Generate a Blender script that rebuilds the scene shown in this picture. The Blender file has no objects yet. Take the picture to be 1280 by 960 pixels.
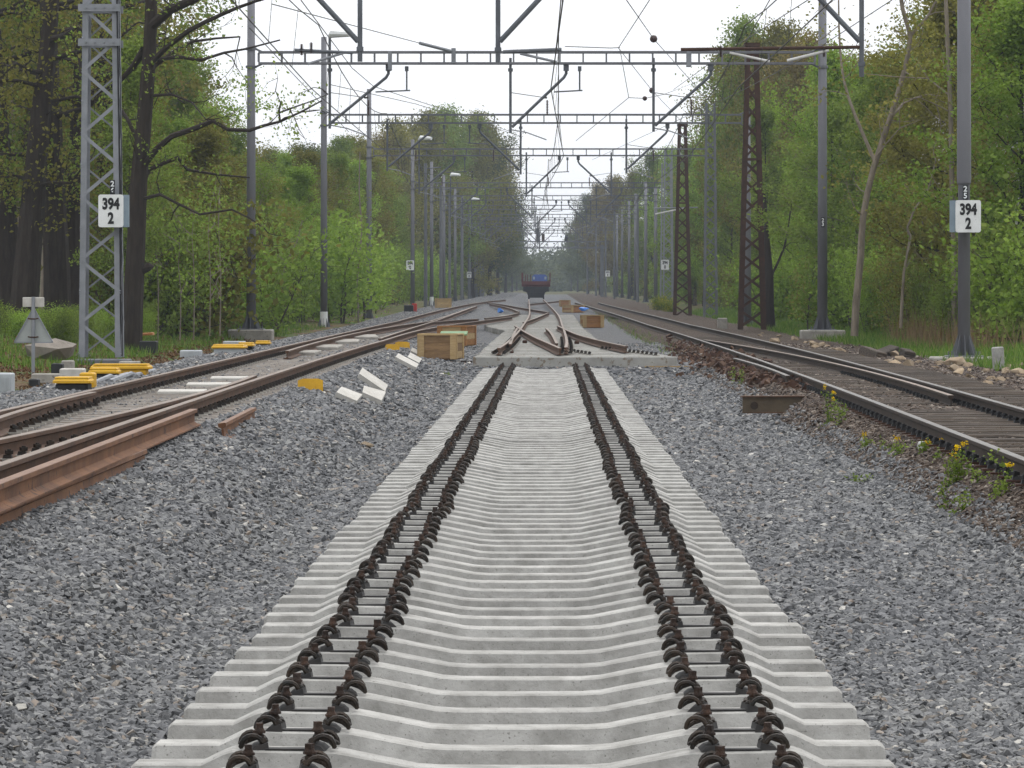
import bpy, bmesh, math, random
import numpy as np
from mathutils import Vector, Matrix

# ------------------------------------------------------------------ camera, sky, sun, exposure
scene = bpy.context.scene
COL = scene.collection
FOC, CX, HY, CAMZ = 4781.0, 687.0, 366.0, 1.6      # surveyed lens (pixels), vanishing point, eye height
cam_data = bpy.data.cameras.new('camera')
cam = bpy.data.objects.new('camera', cam_data); COL.objects.link(cam)
cam_data.sensor_width = 36.0
cam_data.lens = 36.0 * FOC / 1280.0
cam_data.shift_x = -(CX - 640.0) / 1280.0
cam_data.shift_y = -(480.0 - HY) / 1280.0
cam_data.clip_start = 0.5; cam_data.clip_end = 4000.0
cam.location = (0, 0, CAMZ); cam.rotation_euler = (math.radians(90), 0, 0)
scene.camera = cam

SUN_EL, SUN_AZ = math.radians(62), math.radians(25)
world = bpy.data.worlds.new('World'); scene.world = world; world.use_nodes = True
wn = world.node_tree; wn.nodes.clear()
w_out = wn.nodes.new('ShaderNodeOutputWorld'); w_bg = wn.nodes.new('ShaderNodeBackground')
w_sky = wn.nodes.new('ShaderNodeTexSky'); w_sky.sky_type = 'NISHITA'; w_sky.sun_disc = False
w_sky.sun_elevation = SUN_EL; w_sky.sun_rotation = SUN_AZ
w_sky.dust_density = 3.0
# an even overcast veil in front of the clear sky, brighter towards the zenith as cloud cover is
w_tc = wn.nodes.new('ShaderNodeTexCoord'); w_sep = wn.nodes.new('ShaderNodeSeparateXYZ')
w_map = wn.nodes.new('ShaderNodeMapRange'); w_map.inputs[1].default_value = 0.0; w_map.inputs[2].default_value = 1.0
w_map.inputs[3].default_value = 9.2; w_map.inputs[4].default_value = 15.5
w_mul = wn.nodes.new('ShaderNodeVectorMath'); w_mul.operation = 'SCALE'
w_mul.inputs[0].default_value = (0.985, 1.0, 1.03)
w_mix = wn.nodes.new('ShaderNodeMixRGB'); w_mix.inputs[0].default_value = 0.9
wn.links.new(w_tc.outputs['Generated'], w_sep.inputs[0]); wn.links.new(w_sep.outputs[2], w_map.inputs[0])
wn.links.new(w_map.outputs[0], w_mul.inputs['Scale'])
wn.links.new(w_sky.outputs[0], w_mix.inputs[1]); wn.links.new(w_mul.outputs[0], w_mix.inputs[2])
wn.links.new(w_mix.outputs[0], w_bg.inputs[0]); wn.links.new(w_bg.outputs[0], w_out.inputs[0])
w_bg.inputs[1].default_value = 0.125

sun_d = bpy.data.lights.new('sun', 'SUN'); sun_d.energy = 1.3; sun_d.angle = math.radians(25); sun_d.color = (1.0, 0.97, 0.93)
sun = bpy.data.objects.new('sun', sun_d); COL.objects.link(sun)
sdir = Vector((math.sin(SUN_AZ) * math.cos(SUN_EL), math.cos(SUN_AZ) * math.cos(SUN_EL), math.sin(SUN_EL)))
sun.rotation_euler = sdir.to_track_quat('Z', 'Y').to_euler()

scene.view_settings.view_transform = 'Standard'; scene.view_settings.look = 'None'
scene.view_settings.exposure = 0.0; scene.view_settings.gamma = 1.0
scene.view_settings.use_curve_mapping = False
scene.render.engine = 'CYCLES'
scene.cycles.use_denoising = True
scene.cycles.max_bounces = 4; scene.cycles.diffuse_bounces = 2; scene.cycles.glossy_bounces = 2
scene.cycles.transmission_bounces = 2; scene.cycles.transparent_max_bounces = 4; scene.cycles.volume_bounces = 0
scene.cycles.use_adaptive_sampling = True; scene.cycles.adaptive_threshold = 0.03

R = random.Random(7)
NP = np.random.default_rng(11)

# ------------------------------------------------------------------ helpers
def grade(y):                                   # the line climbs gently beyond 150 m
    return 0.0 if y < 150 else (y - 150) * 0.0024

def PX(px, d): return (px - CX) * d / FOC       # survey: bearing and distance to metres
def PZ(py, d): return CAMZ - (py - HY) * d / FOC

def spot(px, py, z):                            # point of the level sheet z (plus grade) seen at a bearing
    d = 60.0
    for _ in range(60):
        dz = CAMZ - (z + grade(d))
        nd = max(8.0, FOC * dz / max(py - HY, 1.0))
        d = 0.5 * d + 0.5 * nd
    return Vector((PX(px, d), d, z + grade(d)))

class MB:
    """collects geometry for one mesh"""
    def __init__(self): self.v = []; self.f = []; self.m = []
    def add(self, vs, fs, mi=0):
        b = len(self.v); self.v += [tuple(p) for p in vs]
        self.f += [tuple(b + i for i in f) for f in fs]; self.m += [mi] * len(fs)
    def box(self, c, s, mi=0, rz=0.0, rx=0.0, ry=0.0, taper=1.0):
        x, y, z = s[0] / 2, s[1] / 2, s[2] / 2
        pts = [(-x, -y, -z), (x, -y, -z), (x, y, -z), (-x, y, -z),
               (-x * taper, -y * taper, z), (x * taper, -y * taper, z), (x * taper, y * taper, z), (-x * taper, y * taper, z)]
        if rz or rx or ry:
            M = Matrix.Rotation(rz, 3, 'Z') @ Matrix.Rotation(ry, 3, 'Y') @ Matrix.Rotation(rx, 3, 'X')
            pts = [M @ Vector(p) for p in pts]
        self.add([(p[0] + c[0], p[1] + c[1], p[2] + c[2]) for p in pts],
                 [(0, 3, 2, 1), (4, 5, 6, 7), (0, 1, 5, 4), (1, 2, 6, 5), (2, 3, 7, 6), (3, 0, 4, 7)], mi)
        return self
    def cbox(self, c, s, b=0.02, mi=0, rz=0.0):
        """box with chamfered upright and top edges"""
        x, y, z = s[0] / 2, s[1] / 2, s[2] / 2
        def ring(k, zz):
            a, e = x - k, y - k
            q = b
            return [(-a + q, -e, zz), (a - q, -e, zz), (a, -e + q, zz), (a, e - q, zz), (a - q, e, zz), (-a + q, e, zz), (-a, e - q, zz), (-a, -e + q, zz)]
        pts = ring(0, -z) + ring(0, z - b) + ring(b, z)
        cs, sn = math.cos(rz), math.sin(rz)
        pts = [(p[0] * cs - p[1] * sn + c[0], p[0] * sn + p[1] * cs + c[1], p[2] + c[2]) for p in pts]
        fs = [tuple(range(7, -1, -1)), tuple(range(16, 24))]
        for r in (0, 8):
            fs += [(r + i, r + (i + 1) % 8, r + 8 + (i + 1) % 8, r + 8 + i) for i in range(8)]
        self.add(pts, fs, mi); return self
    def bar(self, a, b, w, h=None, mi=0):
        """square-section bar from a to b"""
        h = h or w
        a = Vector(a); b = Vector(b); t = (b - a).normalized()
        up = Vector((0, 0, 1)) if abs(t.z) < 0.95 else Vector((0, 1, 0))
        s = t.cross(up).normalized(); u = s.cross(t)
        r = [s * w / 2 * i + u * h / 2 * j for i, j in ((-1, -1), (1, -1), (1, 1), (-1, 1))]
        self.add([a + q for q in r] + [b + q for q in r],
                 [(3, 2, 1, 0), (4, 5, 6, 7), (0, 1, 5, 4), (1, 2, 6, 5), (2, 3, 7, 6), (3, 0, 4, 7)], mi); return self
    def tube(self, pts, rad, n=8, mi=0, cap=True):
        pts = [Vector(p) for p in pts]; m = len(pts)
        rad = [rad] * m if isinstance(rad, (int, float)) else rad
        rings = []; ref = None
        for i, p in enumerate(pts):
            t = (pts[min(i + 1, m - 1)] - pts[max(i - 1, 0)])
            t = t.normalized() if t.length > 1e-9 else Vector((0, 0, 1))
            if ref is None:
                ref = t.orthogonal().normalized()
            ref = (ref - t * ref.dot(t))
            ref = ref.normalized() if ref.length > 1e-6 else t.orthogonal().normalized()
            o = t.cross(ref)
            rings += [p + (ref * math.cos(2 * math.pi * k / n) + o * math.sin(2 * math.pi * k / n)) * rad[i] for k in range(n)]
        fs = []
        for i in range(m - 1):
            fs += [(i * n + k, i * n + (k + 1) % n, (i + 1) * n + (k + 1) % n, (i + 1) * n + k) for k in range(n)]
        if cap: fs += [tuple(range(n - 1, -1, -1)), tuple((m - 1) * n + k for k in range(n))]
        self.add(rings, fs, mi); return self
    def ball(self, c, r, n=10, mi=0, sz=1.0):
        vs = []; fs = []
        h = n // 2
        for i in range(h + 1):
            th = math.pi * i / h
            for k in range(n):
                ph = 2 * math.pi * k / n
                vs.append((c[0] + r * math.sin(th) * math.cos(ph), c[1] + r * math.sin(th) * math.sin(ph), c[2] + r * sz * math.cos(th)))
        for i in range(h):
            fs += [(i * n + k, (i + 1) * n + k, (i + 1) * n + (k + 1) % n, i * n + (k + 1) % n) for k in range(n)]
        self.add(vs, fs, mi); return self
    def prism(self, poly, y0, y1, mi=0):
        """polygon in xz extruded along y"""
        n = len(poly)
        self.add([(p[0], y0, p[1]) for p in poly] + [(p[0], y1, p[1]) for p in poly],
                 [tuple(range(n)), tuple(range(2 * n - 1, n - 1, -1))] + [(i, n + i, n + (i + 1) % n, (i + 1) % n) for i in range(n)], mi); return self
    def mesh(self, name, mats, smooth=False):
        me = bpy.data.meshes.new(name); me.from_pydata(self.v, [], self.f)
        for m in (mats if isinstance(mats, (list, tuple)) else [mats]): me.materials.append(m)
        me.polygons.foreach_set('material_index', self.m)
        if smooth: me.polygons.foreach_set('use_smooth', [True] * len(self.f))
        me.update(); return me

def obj(name, me, parent=None, loc=None, rot=None, scale=None):
    o = bpy.data.objects.new(name, me); COL.objects.link(o)
    if parent is not None: o.parent = parent
    if loc is not None: o.location = loc
    if rot is not None: o.rotation_euler = rot
    if scale is not None: o.scale = (scale,) * 3 if isinstance(scale, (int, float)) else scale
    return o
def part(name, mb, mats, parent, smooth=False, **k): return obj(name, mb.mesh(name, mats, smooth), parent, **k)
def tag(o, label=None, cat=None, group=None, kind=None):
    if label: o['label'] = label
    if cat: o['category'] = cat
    if group: o['group'] = group
    if kind: o['kind'] = kind
    return o
def thing(name, label, cat, loc=(0, 0, 0), rz=0.0, group=None):
    o = bpy.data.objects.new(name, None); COL.objects.link(o)
    o.empty_display_size = 0.2; o.location = loc; o.rotation_euler = (0, 0, rz)
    return tag(o, label, cat, group)
def dup(o, parent=None):
    c = o.copy(); COL.objects.link(c); c.parent = parent
    return c
def dup_tree(o, parent=None):
    c = dup(o, parent)
    for ch in o.children: dup_tree(ch, c)
    return c

# ------------------------------------------------------------------ materials
def nt(name):
    m = bpy.data.materials.new(name); m.use_nodes = True
    t = m.node_tree; t.nodes.clear()
    out = t.nodes.new('ShaderNodeOutputMaterial'); b = t.nodes.new('ShaderNodeBsdfPrincipled')
    t.links.new(b.outputs[0], out.inputs[0])
    return m, t, b, out
def N(t, typ, **kw):
    n = t.nodes.new(typ)
    for k, v in kw.items():
        if k.startswith('i_'): n.inputs[int(k[2:])].default_value = v
        else: setattr(n, k, v)
    return n
def ramp(t, fac, stops, interp='LINEAR'):
    r = t.nodes.new('ShaderNodeValToRGB'); r.color_ramp.interpolation = interp
    e = r.color_ramp.elements
    e[0].position = stops[0][0]; e[0].color = (*stops[0][1], 1)
    e[1].position = stops[-1][0]; e[1].color = (*stops[-1][1], 1)
    for p, c in stops[1:-1]:
        q = e.new(p); q.color = (*c, 1)
    t.links.new(fac, r.inputs[0]); return r.outputs[0]
def noise(t, vec, scale, detail=5, rough=0.6):
    n = N(t, 'ShaderNodeTexNoise'); n.inputs['Scale'].default_value = scale; n.inputs['Detail'].default_value = detail
    n.inputs['Roughness'].default_value = rough
    if vec is not None: t.links.new(vec, n.inputs['Vector'])
    return n.outputs[0]
def mixc(t, fac, a, b, mode='MIX'):
    m = N(t, 'ShaderNodeMixRGB', blend_type=mode)
    if isinstance(fac, (int, float)): m.inputs[0].default_value = fac
    else: t.links.new(fac, m.inputs[0])
    for i, c in ((1, a), (2, b)):
        if isinstance(c, tuple): m.inputs[i].default_value = (*c, 1)
        else: t.links.new(c, m.inputs[i])
    return m.outputs[0]
def mat(name, a, b=None, scale=6.0, rough=0.8, metal=0.0, bump=0.0, spots=None, spot_scale=40.0, spot_at=0.66, rnd=0.0, stretch=None, world_pos=False, spec=0.3):
    """mottled surface: colour a to b by noise, optional specks or stains, optional tone change per object"""
    m, t, s, _ = nt(name)
    if world_pos: vec = N(t, 'ShaderNodeNewGeometry').outputs['Position']
    else:
        tc = N(t, 'ShaderNodeTexCoord'); oi = N(t, 'ShaderNodeObjectInfo')
        ad = N(t, 'ShaderNodeVectorMath', operation='ADD'); sc = N(t, 'ShaderNodeVectorMath', operation='SCALE')
        cmb = N(t, 'ShaderNodeCombineXYZ')
        for k in range(3): t.links.new(oi.outputs['Random'], cmb.inputs[k])
        t.links.new(cmb.outputs[0], sc.inputs[0]); sc.inputs['Scale'].default_value = 57.0
        t.links.new(tc.outputs['Object'], ad.inputs[0]); t.links.new(sc.outputs[0], ad.inputs[1]); vec = ad.outputs[0]
    if stretch:
        mp = N(t, 'ShaderNodeVectorMath', operation='MULTIPLY'); mp.inputs[1].default_value = stretch
        t.links.new(vec, mp.inputs[0]); vec = mp.outputs[0]
    f = noise(t, vec, scale)
    b = b or tuple(c * 0.7 for c in a)
    col = ramp(t, f, [(0.32, a), (0.68, b)])
    if spots:
        g = noise(t, vec, spot_scale, 3)
        mk = ramp(t, g, [(spot_at, (0, 0, 0)), (spot_at + 0.06, (1, 1, 1))])
        col = mixc(t, mk, col, spots)
    if rnd:
        oi2 = N(t, 'ShaderNodeObjectInfo')
        mr = N(t, 'ShaderNodeMapRange'); mr.inputs[3].default_value = 1 - rnd; mr.inputs[4].default_value = 1 + rnd
        t.links.new(oi2.outputs['Random'], mr.inputs[0])
        col = mixc(t, 1.0, col, mr.outputs[0], 'MULTIPLY')
    t.links.new(col, s.inputs['Base Color'])
    s.inputs['Roughness'].default_value = rough; s.inputs['Metallic'].default_value = metal
    s.inputs['Specular IOR Level'].default_value = spec
    if bump:
        bp = N(t, 'ShaderNodeBump'); bp.inputs['Strength'].default_value = bump; bp.inputs['Distance'].default_value = 0.02
        t.links.new(noise(t, vec, scale * 6, 6), bp.inputs['Height']); t.links.new(bp.outputs[0], s.inputs['Normal'])
    return m

M = {}
M['concrete'] = mat('pale_concrete', (0.40, 0.39, 0.365), (0.24, 0.233, 0.214), 7, 0.9, bump=0.3, spots=(0.16, 0.155, 0.14), spot_scale=95, spot_at=0.63, rnd=0.1)
M['concrete_b'] = mat('bearer_concrete', (0.295, 0.29, 0.265), (0.215, 0.21, 0.192), 3, 0.9, bump=0.2, spots=(0.16, 0.13, 0.10), spot_scale=9, spot_at=0.58, rnd=0.24)
M['concrete_old'] = mat('weathered_concrete', (0.36, 0.34, 0.30), (0.24, 0.225, 0.20), 4, 0.95, bump=0.4, spots=(0.14, 0.13, 0.11), spot_scale=9, spot_at=0.62)
M['concrete_rusty'] = mat('rust_stained_concrete', (0.235, 0.212, 0.185), (0.16, 0.137, 0.115), 4, 0.95, bump=0.3, spots=(0.12, 0.085, 0.06), spot_scale=12, rnd=0.1)
M['clip'] = mat('rusty_spring_steel', (0.017, 0.017, 0.0155), (0.042, 0.029, 0.02), 22, 0.6, 0.25, bump=0.3, rnd=0.35)
M['bolt'] = mat('rusty_bolt', (0.062, 0.035, 0.023), (0.026, 0.02, 0.017), 30, 0.75, 0.2, bump=0.3, rnd=0.4)
M['pad'] = mat('black_rubber_pad', (0.018, 0.018, 0.018), (0.03, 0.027, 0.025), 20, 0.7)
M['rail_web'] = mat('rusty_rail_web', (0.115, 0.062, 0.036), (0.065, 0.04, 0.027), 3, 0.8, 0.1, bump=0.2, world_pos=True)
M['rail_head'] = mat('worn_rail_head', (0.21, 0.165, 0.13), (0.15, 0.105, 0.075), 3, 0.5, 0.45, world_pos=True)
M['rail_web_d'] = mat('dark_old_rail_web', (0.046, 0.031, 0.021), (0.027, 0.020, 0.015), 4, 0.8, 0.1, bump=0.2, world_pos=True)
M['rail_head_d'] = mat('dull_old_rail_head', (0.16, 0.15, 0.135), (0.09, 0.075, 0.06), 3, 0.45, 0.5, world_pos=True)
M['rail_new'] = mat('fresh_orange_rust', (0.185, 0.088, 0.042), (0.10, 0.05, 0.029), 2.5, 0.85, 0.1, bump=0.25, spots=(0.07, 0.04, 0.027), spot_scale=7, spot_at=0.6)
M['rail_new_head'] = mat('brown_rust_head', (0.22, 0.135, 0.09), (0.15, 0.085, 0.056), 3, 0.65, 0.2)
M['rust'] = mat('brown_rust', (0.075, 0.036, 0.022), (0.04, 0.023, 0.016), 5, 0.85, 0.1, bump=0.3)
M['galv'] = mat('galvanised_steel', (0.27, 0.28, 0.30), (0.20, 0.21, 0.225), 3, 0.6, 0.35)
M['galv_d'] = mat('dull_grey_steel', (0.15, 0.155, 0.165), (0.115, 0.12, 0.13), 2, 0.65, 0.25)
M['galv_p'] = mat('weathered_mast_paint', (0.175, 0.175, 0.19), (0.13, 0.13, 0.14), 1.2, 0.6, 0.1, stretch=(1, 1, 0.25))
M['tube'] = mat('steel_tube', (0.13, 0.14, 0.155), (0.085, 0.09, 0.10), 3, 0.6, 0.25)
M['wire'] = mat('bare_wire', (0.07, 0.065, 0.06), (0.05, 0.045, 0.04), 3, 0.6, 0.3)
M['insul'] = mat('brown_insulator', (0.06, 0.03, 0.025), (0.04, 0.022, 0.02), 8, 0.35)
M['glassfibre'] = mat('pale_fibre_rod', (0.55, 0.54, 0.52), (0.45, 0.44, 0.42), 8, 0.5)
M['white'] = mat('white_paint', (0.74, 0.75, 0.74), (0.64, 0.65, 0.64), 4, 0.6, spots=(0.5, 0.5, 0.47), spot_scale=14)
M['offwhite'] = mat('chalky_white_slab', (0.52, 0.50, 0.46), (0.40, 0.38, 0.34), 6, 0.9, bump=0.3, spots=(0.36, 0.33, 0.28), spot_scale=10)
M['grey_box'] = mat('grey_plastic', (0.42, 0.44, 0.45), (0.34, 0.36, 0.37), 5, 0.7)
M['sign_side'] = mat('sign_housing', (0.22, 0.28, 0.32), (0.17, 0.22, 0.26), 5, 0.5)
M['sign_back'] = mat('bare_sign_back', (0.36, 0.38, 0.37), (0.29, 0.31, 0.30), 3, 0.6, 0.2)
M['black'] = mat('black_plastic', (0.012, 0.012, 0.013), (0.02, 0.02, 0.02), 10, 0.6)
M['yellow'] = mat('yellow_plastic', (0.58, 0.33, 0.012), (0.46, 0.25, 0.010), 5, 0.55, spots=(0.27, 0.16, 0.03), spot_scale=18)
M['crate'] = mat('pale_crate_timber', (0.43, 0.31, 0.15), (0.31, 0.21, 0.10), 5, 0.85, stretch=(1, 1, 6), spots=(0.2, 0.11, 0.04), spot_scale=9, rnd=0.15, bump=0.2)
M['crate_d'] = mat('brown_crate_board', (0.23, 0.145, 0.07), (0.15, 0.09, 0.045), 5, 0.85, stretch=(1, 1, 6), rnd=0.25, bump=0.2)
M['crate_o'] = mat('orange_crate_timber', (0.33, 0.165, 0.06), (0.22, 0.105, 0.04), 5, 0.85, stretch=(1, 1, 6), rnd=0.15, bump=0.2)
M['timber'] = mat('old_tarred_timber', (0.085, 0.067, 0.051), (0.032, 0.025, 0.02), 3, 0.95, stretch=(0.35, 5, 5), bump=0.7, spots=(0.14, 0.117, 0.095), spot_scale=5, spot_at=0.6, rnd=0.25)
M['blue'] = mat('blue_plastic_bag', (0.03, 0.14, 0.55), (0.1, 0.28, 0.65), 8, 0.4)
M['green_sheet'] = mat('green_tarp', (0.10, 0.20, 0.11), (0.2, 0.28, 0.13), 6, 0.7)
M['stone_tan'] = mat('tan_rock', (0.33, 0.26, 0.18), (0.20, 0.145, 0.09), 5, 0.95, bump=0.6, spots=(0.42, 0.38, 0.32), spot_scale=7, rnd=0.35)
M['stone_grey'] = mat('grey_boulder', (0.27, 0.235, 0.20), (0.17, 0.15, 0.125), 3, 0.95, bump=0.5, spots=(0.10, 0.12, 0.07), spot_scale=3)
M['bark_d'] = mat('dark_bark', (0.022, 0.0165, 0.013), (0.04, 0.031, 0.023), 4, 0.95, bump=0.8, stretch=(3, 3, 0.6))
M['bark'] = mat('grey_brown_bark', (0.085, 0.068, 0.05), (0.05, 0.04, 0.03), 4, 0.95, bump=0.6, stretch=(3, 3, 0.6))
M['bark_p'] = mat('pale_bark', (0.25, 0.21, 0.16), (0.15, 0.125, 0.095), 3, 0.95, bump=0.5, stretch=(3, 3, 0.7), spots=(0.08, 0.07, 0.055), spot_scale=6)
M['cut'] = mat('fresh_cut_wood', (0.42, 0.19, 0.07), (0.33, 0.15, 0.06), 8, 0.9)
M['loco_blue'] = mat('blue_loco_paint', (0.02, 0.075, 0.33), (0.015, 0.05, 0.24), 2, 0.5)
M['wagon_red'] = mat('faded_red_wagon_paint', (0.12, 0.03, 0.025), (0.07, 0.024, 0.02), 3, 0.7)
M['soot'] = mat('sooty_underframe', (0.014, 0.014, 0.018), (0.025, 0.022, 0.02), 3, 0.8)
M['glass'] = mat('cab_glass', (0.32, 0.38, 0.42), (0.25, 0.30, 0.34), 1, 0.1)
M['steel_dull'] = mat('dull_olive_steel', (0.115, 0.09, 0.058), (0.07, 0.052, 0.035), 4, 0.8, 0.1, bump=0.2, spots=(0.05, 0.038, 0.028), spot_scale=8)
M['red'] = mat('red_plastic', (0.40, 0.03, 0.02), (0.3, 0.03, 0.02), 5, 0.6)
M['brass'] = mat('dry_grass_stem', (0.26, 0.19, 0.10), (0.18, 0.125, 0.065), 5, 0.9)

def _gain(k, s): return [(p, tuple(min(c * k, 0.9) for c in col)) for p, col in s]
def leaf_mat(name, stops, trans=0.35, rnd=0.2, gain=1.34):
    m = bpy.data.materials.new(name); m.use_nodes = True; t = m.node_tree; t.nodes.clear()
    out = N(t, 'ShaderNodeOutputMaterial'); df = N(t, 'ShaderNodeBsdfDiffuse'); tr = N(t, 'ShaderNodeBsdfTranslucent'); mx = N(t, 'ShaderNodeMixShader')
    at = N(t, 'ShaderNodeAttribute', attribute_name='tint')
    col = ramp(t, at.outputs['Fac'], _gain(gain, stops))
    oi = N(t, 'ShaderNodeObjectInfo'); mr = N(t, 'ShaderNodeMapRange'); mr.inputs[3].default_value = 1 - rnd; mr.inputs[4].default_value = 1 + rnd
    t.links.new(oi.outputs['Random'], mr.inputs[0]); col = mixc(t, 1.0, col, mr.outputs[0], 'MULTIPLY')
    t.links.new(col, df.inputs[0]); t.links.new(col, tr.inputs[0]); mx.inputs[0].default_value = trans
    t.links.new(df.outputs[0], mx.inputs[1]); t.links.new(tr.outputs[0], mx.inputs[2]); t.links.new(mx.outputs[0], out.inputs[0])
    return m
LEAF = {
 'fresh': leaf_mat('fresh_green_leaf', [(0, (0.065, 0.095, 0.018)), (0.5, (0.118, 0.165, 0.032)), (1, (0.19, 0.235, 0.055))], 0.42),
 'bright': leaf_mat('bright_spring_leaf', [(0, (0.085, 0.14, 0.02)), (0.5, (0.15, 0.225, 0.035)), (1, (0.23, 0.31, 0.065))], 0.42),
 'olive': leaf_mat('olive_budding_leaf', [(0, (0.075, 0.078, 0.02)), (0.5, (0.15, 0.145, 0.033)), (1, (0.215, 0.20, 0.055))], 0.42),
 'bronze': leaf_mat('bronze_budding_leaf', [(0, (0.075, 0.06, 0.022)), (0.5, (0.14, 0.112, 0.038)), (1, (0.20, 0.17, 0.06))], 0.42),
 'dark': leaf_mat('dark_green_leaf', [(0, (0.03, 0.042, 0.013)), (0.5, (0.068, 0.08, 0.022)), (1, (0.11, 0.12, 0.035))], 0.4),
 'blossom': leaf_mat('white_blossom', [(0, (0.08, 0.12, 0.03)), (0.45, (0.16, 0.19, 0.09)), (0.6, (0.40, 0.38, 0.32)), (1, (0.56, 0.53, 0.47))], 0.3, 0.1, 1.0),
 'grass': leaf_mat('meadow_grass', [(0, (0.04, 0.085, 0.014)), (0.6, (0.085, 0.15, 0.025)), (1, (0.15, 0.18, 0.05))], 0.3, 0.2, 1.35),
 'dry': leaf_mat('dry_grass', [(0, (0.13, 0.085, 0.045)), (1, (0.27, 0.20, 0.11))], 0.25, 0.1, 1.0),
 'litter': leaf_mat('fallen_leaf', [(0, (0.06, 0.035, 0.02)), (0.6, (0.15, 0.085, 0.045)), (1, (0.26, 0.18, 0.11))], 0.1, 0.1, 0.9),
 'flowery': leaf_mat('green_and_yellow_bloom', [(0, (0.08, 0.14, 0.02)), (0.62, (0.15, 0.22, 0.03)), (0.7, (0.5, 0.40, 0.015)), (1, (0.62, 0.5, 0.02))], 0.3, 0.1, 1.0),
 'flower': leaf_mat('yellow_petal', [(0, (0.65, 0.42, 0.01)), (1, (0.80, 0.58, 0.02))], 0.2, 0.1, 0.9),
}

# ------------------------------------------------------------------ ground and ballast
def lerp_knots(x, ks):
    if x <= ks[0][0]: return ks[0][1]
    for (x0, z0), (x1, z1) in zip(ks, ks[1:]):
        if x <= x1: return z0 + (z1 - z0) * (x - x0) / (x1 - x0)
    return ks[-1][1]
def hashn(x, y):                                # cheap smooth bumps
    return (math.sin(x * 1.7 + 0.6 * math.sin(y * 0.9)) * math.cos(y * 1.3 + 0.4) + 0.5 * math.sin(x * 4.1 + y * 3.3) * math.cos(y * 2.9 - x)) * 0.5
def drift(y): return -0.0098 * (min(y, 260) - 30)      # the left track bears off a little
def height(x, y):
    s = drift(y)
    k = min(max((y - 81.2) / 1.0, 0), 1)
    mid = -0.2 + 0.19 * k
    ks = [(-330, 4.0), (-60, 1.3), (-16, 0.5), (-11.5, 0.16), (-9, 0.0), (-7.6 + s, 0.02), (-6.6 + s, 0.3), (-3.42 + s, 0.3), (-3.12 + s, 0.3 - 0.12 * min(max((34 - y) / 6, 0), 1)), (-2.95 + s * 0.9, 0.26 + 0.06 * hashn(x * 2, y) - 0.1 * min(max((32 - y) / 6, 0), 1)), (-2.5 + s * 0.6, 0.1 + 0.07 * hashn(x * 2, y * 0.8)),
          (-2.0 + s * 0.3, mid), (3.02, mid), (3.32, max(0.02, mid)), (3.5, 0.14), (3.6, 0.175), (5.9, 0.175), (7.2, 0.1), (9, 0.07), (10.5, 0.18), (14, 0.42), (60, 1.3), (330, 4.0)]
    z = lerp_knots(x, ks) + grade(y)
    if -4 < x < 3.3 and y < 82: z += 0.012 * hashn(x * 1.5, y * 1.5)
    if x < -8 or x > 7: z += 0.03 * hashn(x, y * 0.7)
    return z

def sheet(name, xs, ys, dz, mats):
    nx, ny = len(xs), len(ys)
    v = [(x, y, height(x, y) + dz) for y in ys for x in xs]
    f = [(j * nx + i, j * nx + i + 1, (j + 1) * nx + i + 1, (j + 1) * nx + i) for j in range(ny - 1) for i in range(nx - 1)]
    me = bpy.data.meshes.new(name); me.from_pydata(v, [], f); me.materials.append(mats)
    me.polygons.foreach_set('use_smooth', [True] * len(f)); me.update()
    return me

# forest floor, leaf litter and grass: one sheet to the horizon
def ground_material():
    m, t, s, _ = nt('forest_floor')
    pos = N(t, 'ShaderNodeNewGeometry').outputs['Position']
    a = noise(t, pos, 0.35, 6); b = noise(t, pos, 5.0, 8, 0.75); c = noise(t, pos, 40.0, 4)
    litter = ramp(t, b, [(0.3, (0.05, 0.032, 0.02)), (0.55, (0.12, 0.078, 0.045)), (0.75, (0.19, 0.135, 0.085))])
    green = ramp(t, b, [(0.3, (0.03, 0.055, 0.012)), (0.7, (0.075, 0.12, 0.025))])
    col = mixc(t, ramp(t, a, [(0.42, (0, 0, 0)), (0.58, (1, 1, 1))]), litter, green)
    col = mixc(t, 0.35, col, ramp(t, c, [(0.3, (0.5, 0.5, 0.5)), (0.7, (1.3, 1.3, 1.3))]), 'MULTIPLY')
    t.links.new(col, s.inputs['Base Color']); s.inputs['Roughness'].default_value = 0.95; s.inputs['Specular IOR Level'].default_value = 0.1
    bp = N(t, 'ShaderNodeBump'); bp.inputs['Strength'].default_value = 0.7; bp.inputs['Distance'].default_value = 0.06
    t.links.new(b, bp.inputs['Height']); t.links.new(bp.outputs[0], s.inputs['Normal'])
    return m
def grid(a, b, step): 
    n = max(1, int(round((b - a) / step))); return [a + (b - a) * i / n for i in range(n + 1)]
gx = [-330, -200, -120, -80, -60, -40, -30, -22] + grid(-18, 16, 0.5) + [22, 30, 40, 60, 80, 120, 200, 330]
gy = [-40, 0, 8] + grid(10, 130, 1.0) + grid(135, 300, 5) + grid(320, 700, 20) + [800, 1000, 1300, 1700]
ground = obj('ground', sheet('ground', gx, gy, -0.05, ground_material())); tag(ground, kind='structure')

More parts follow.
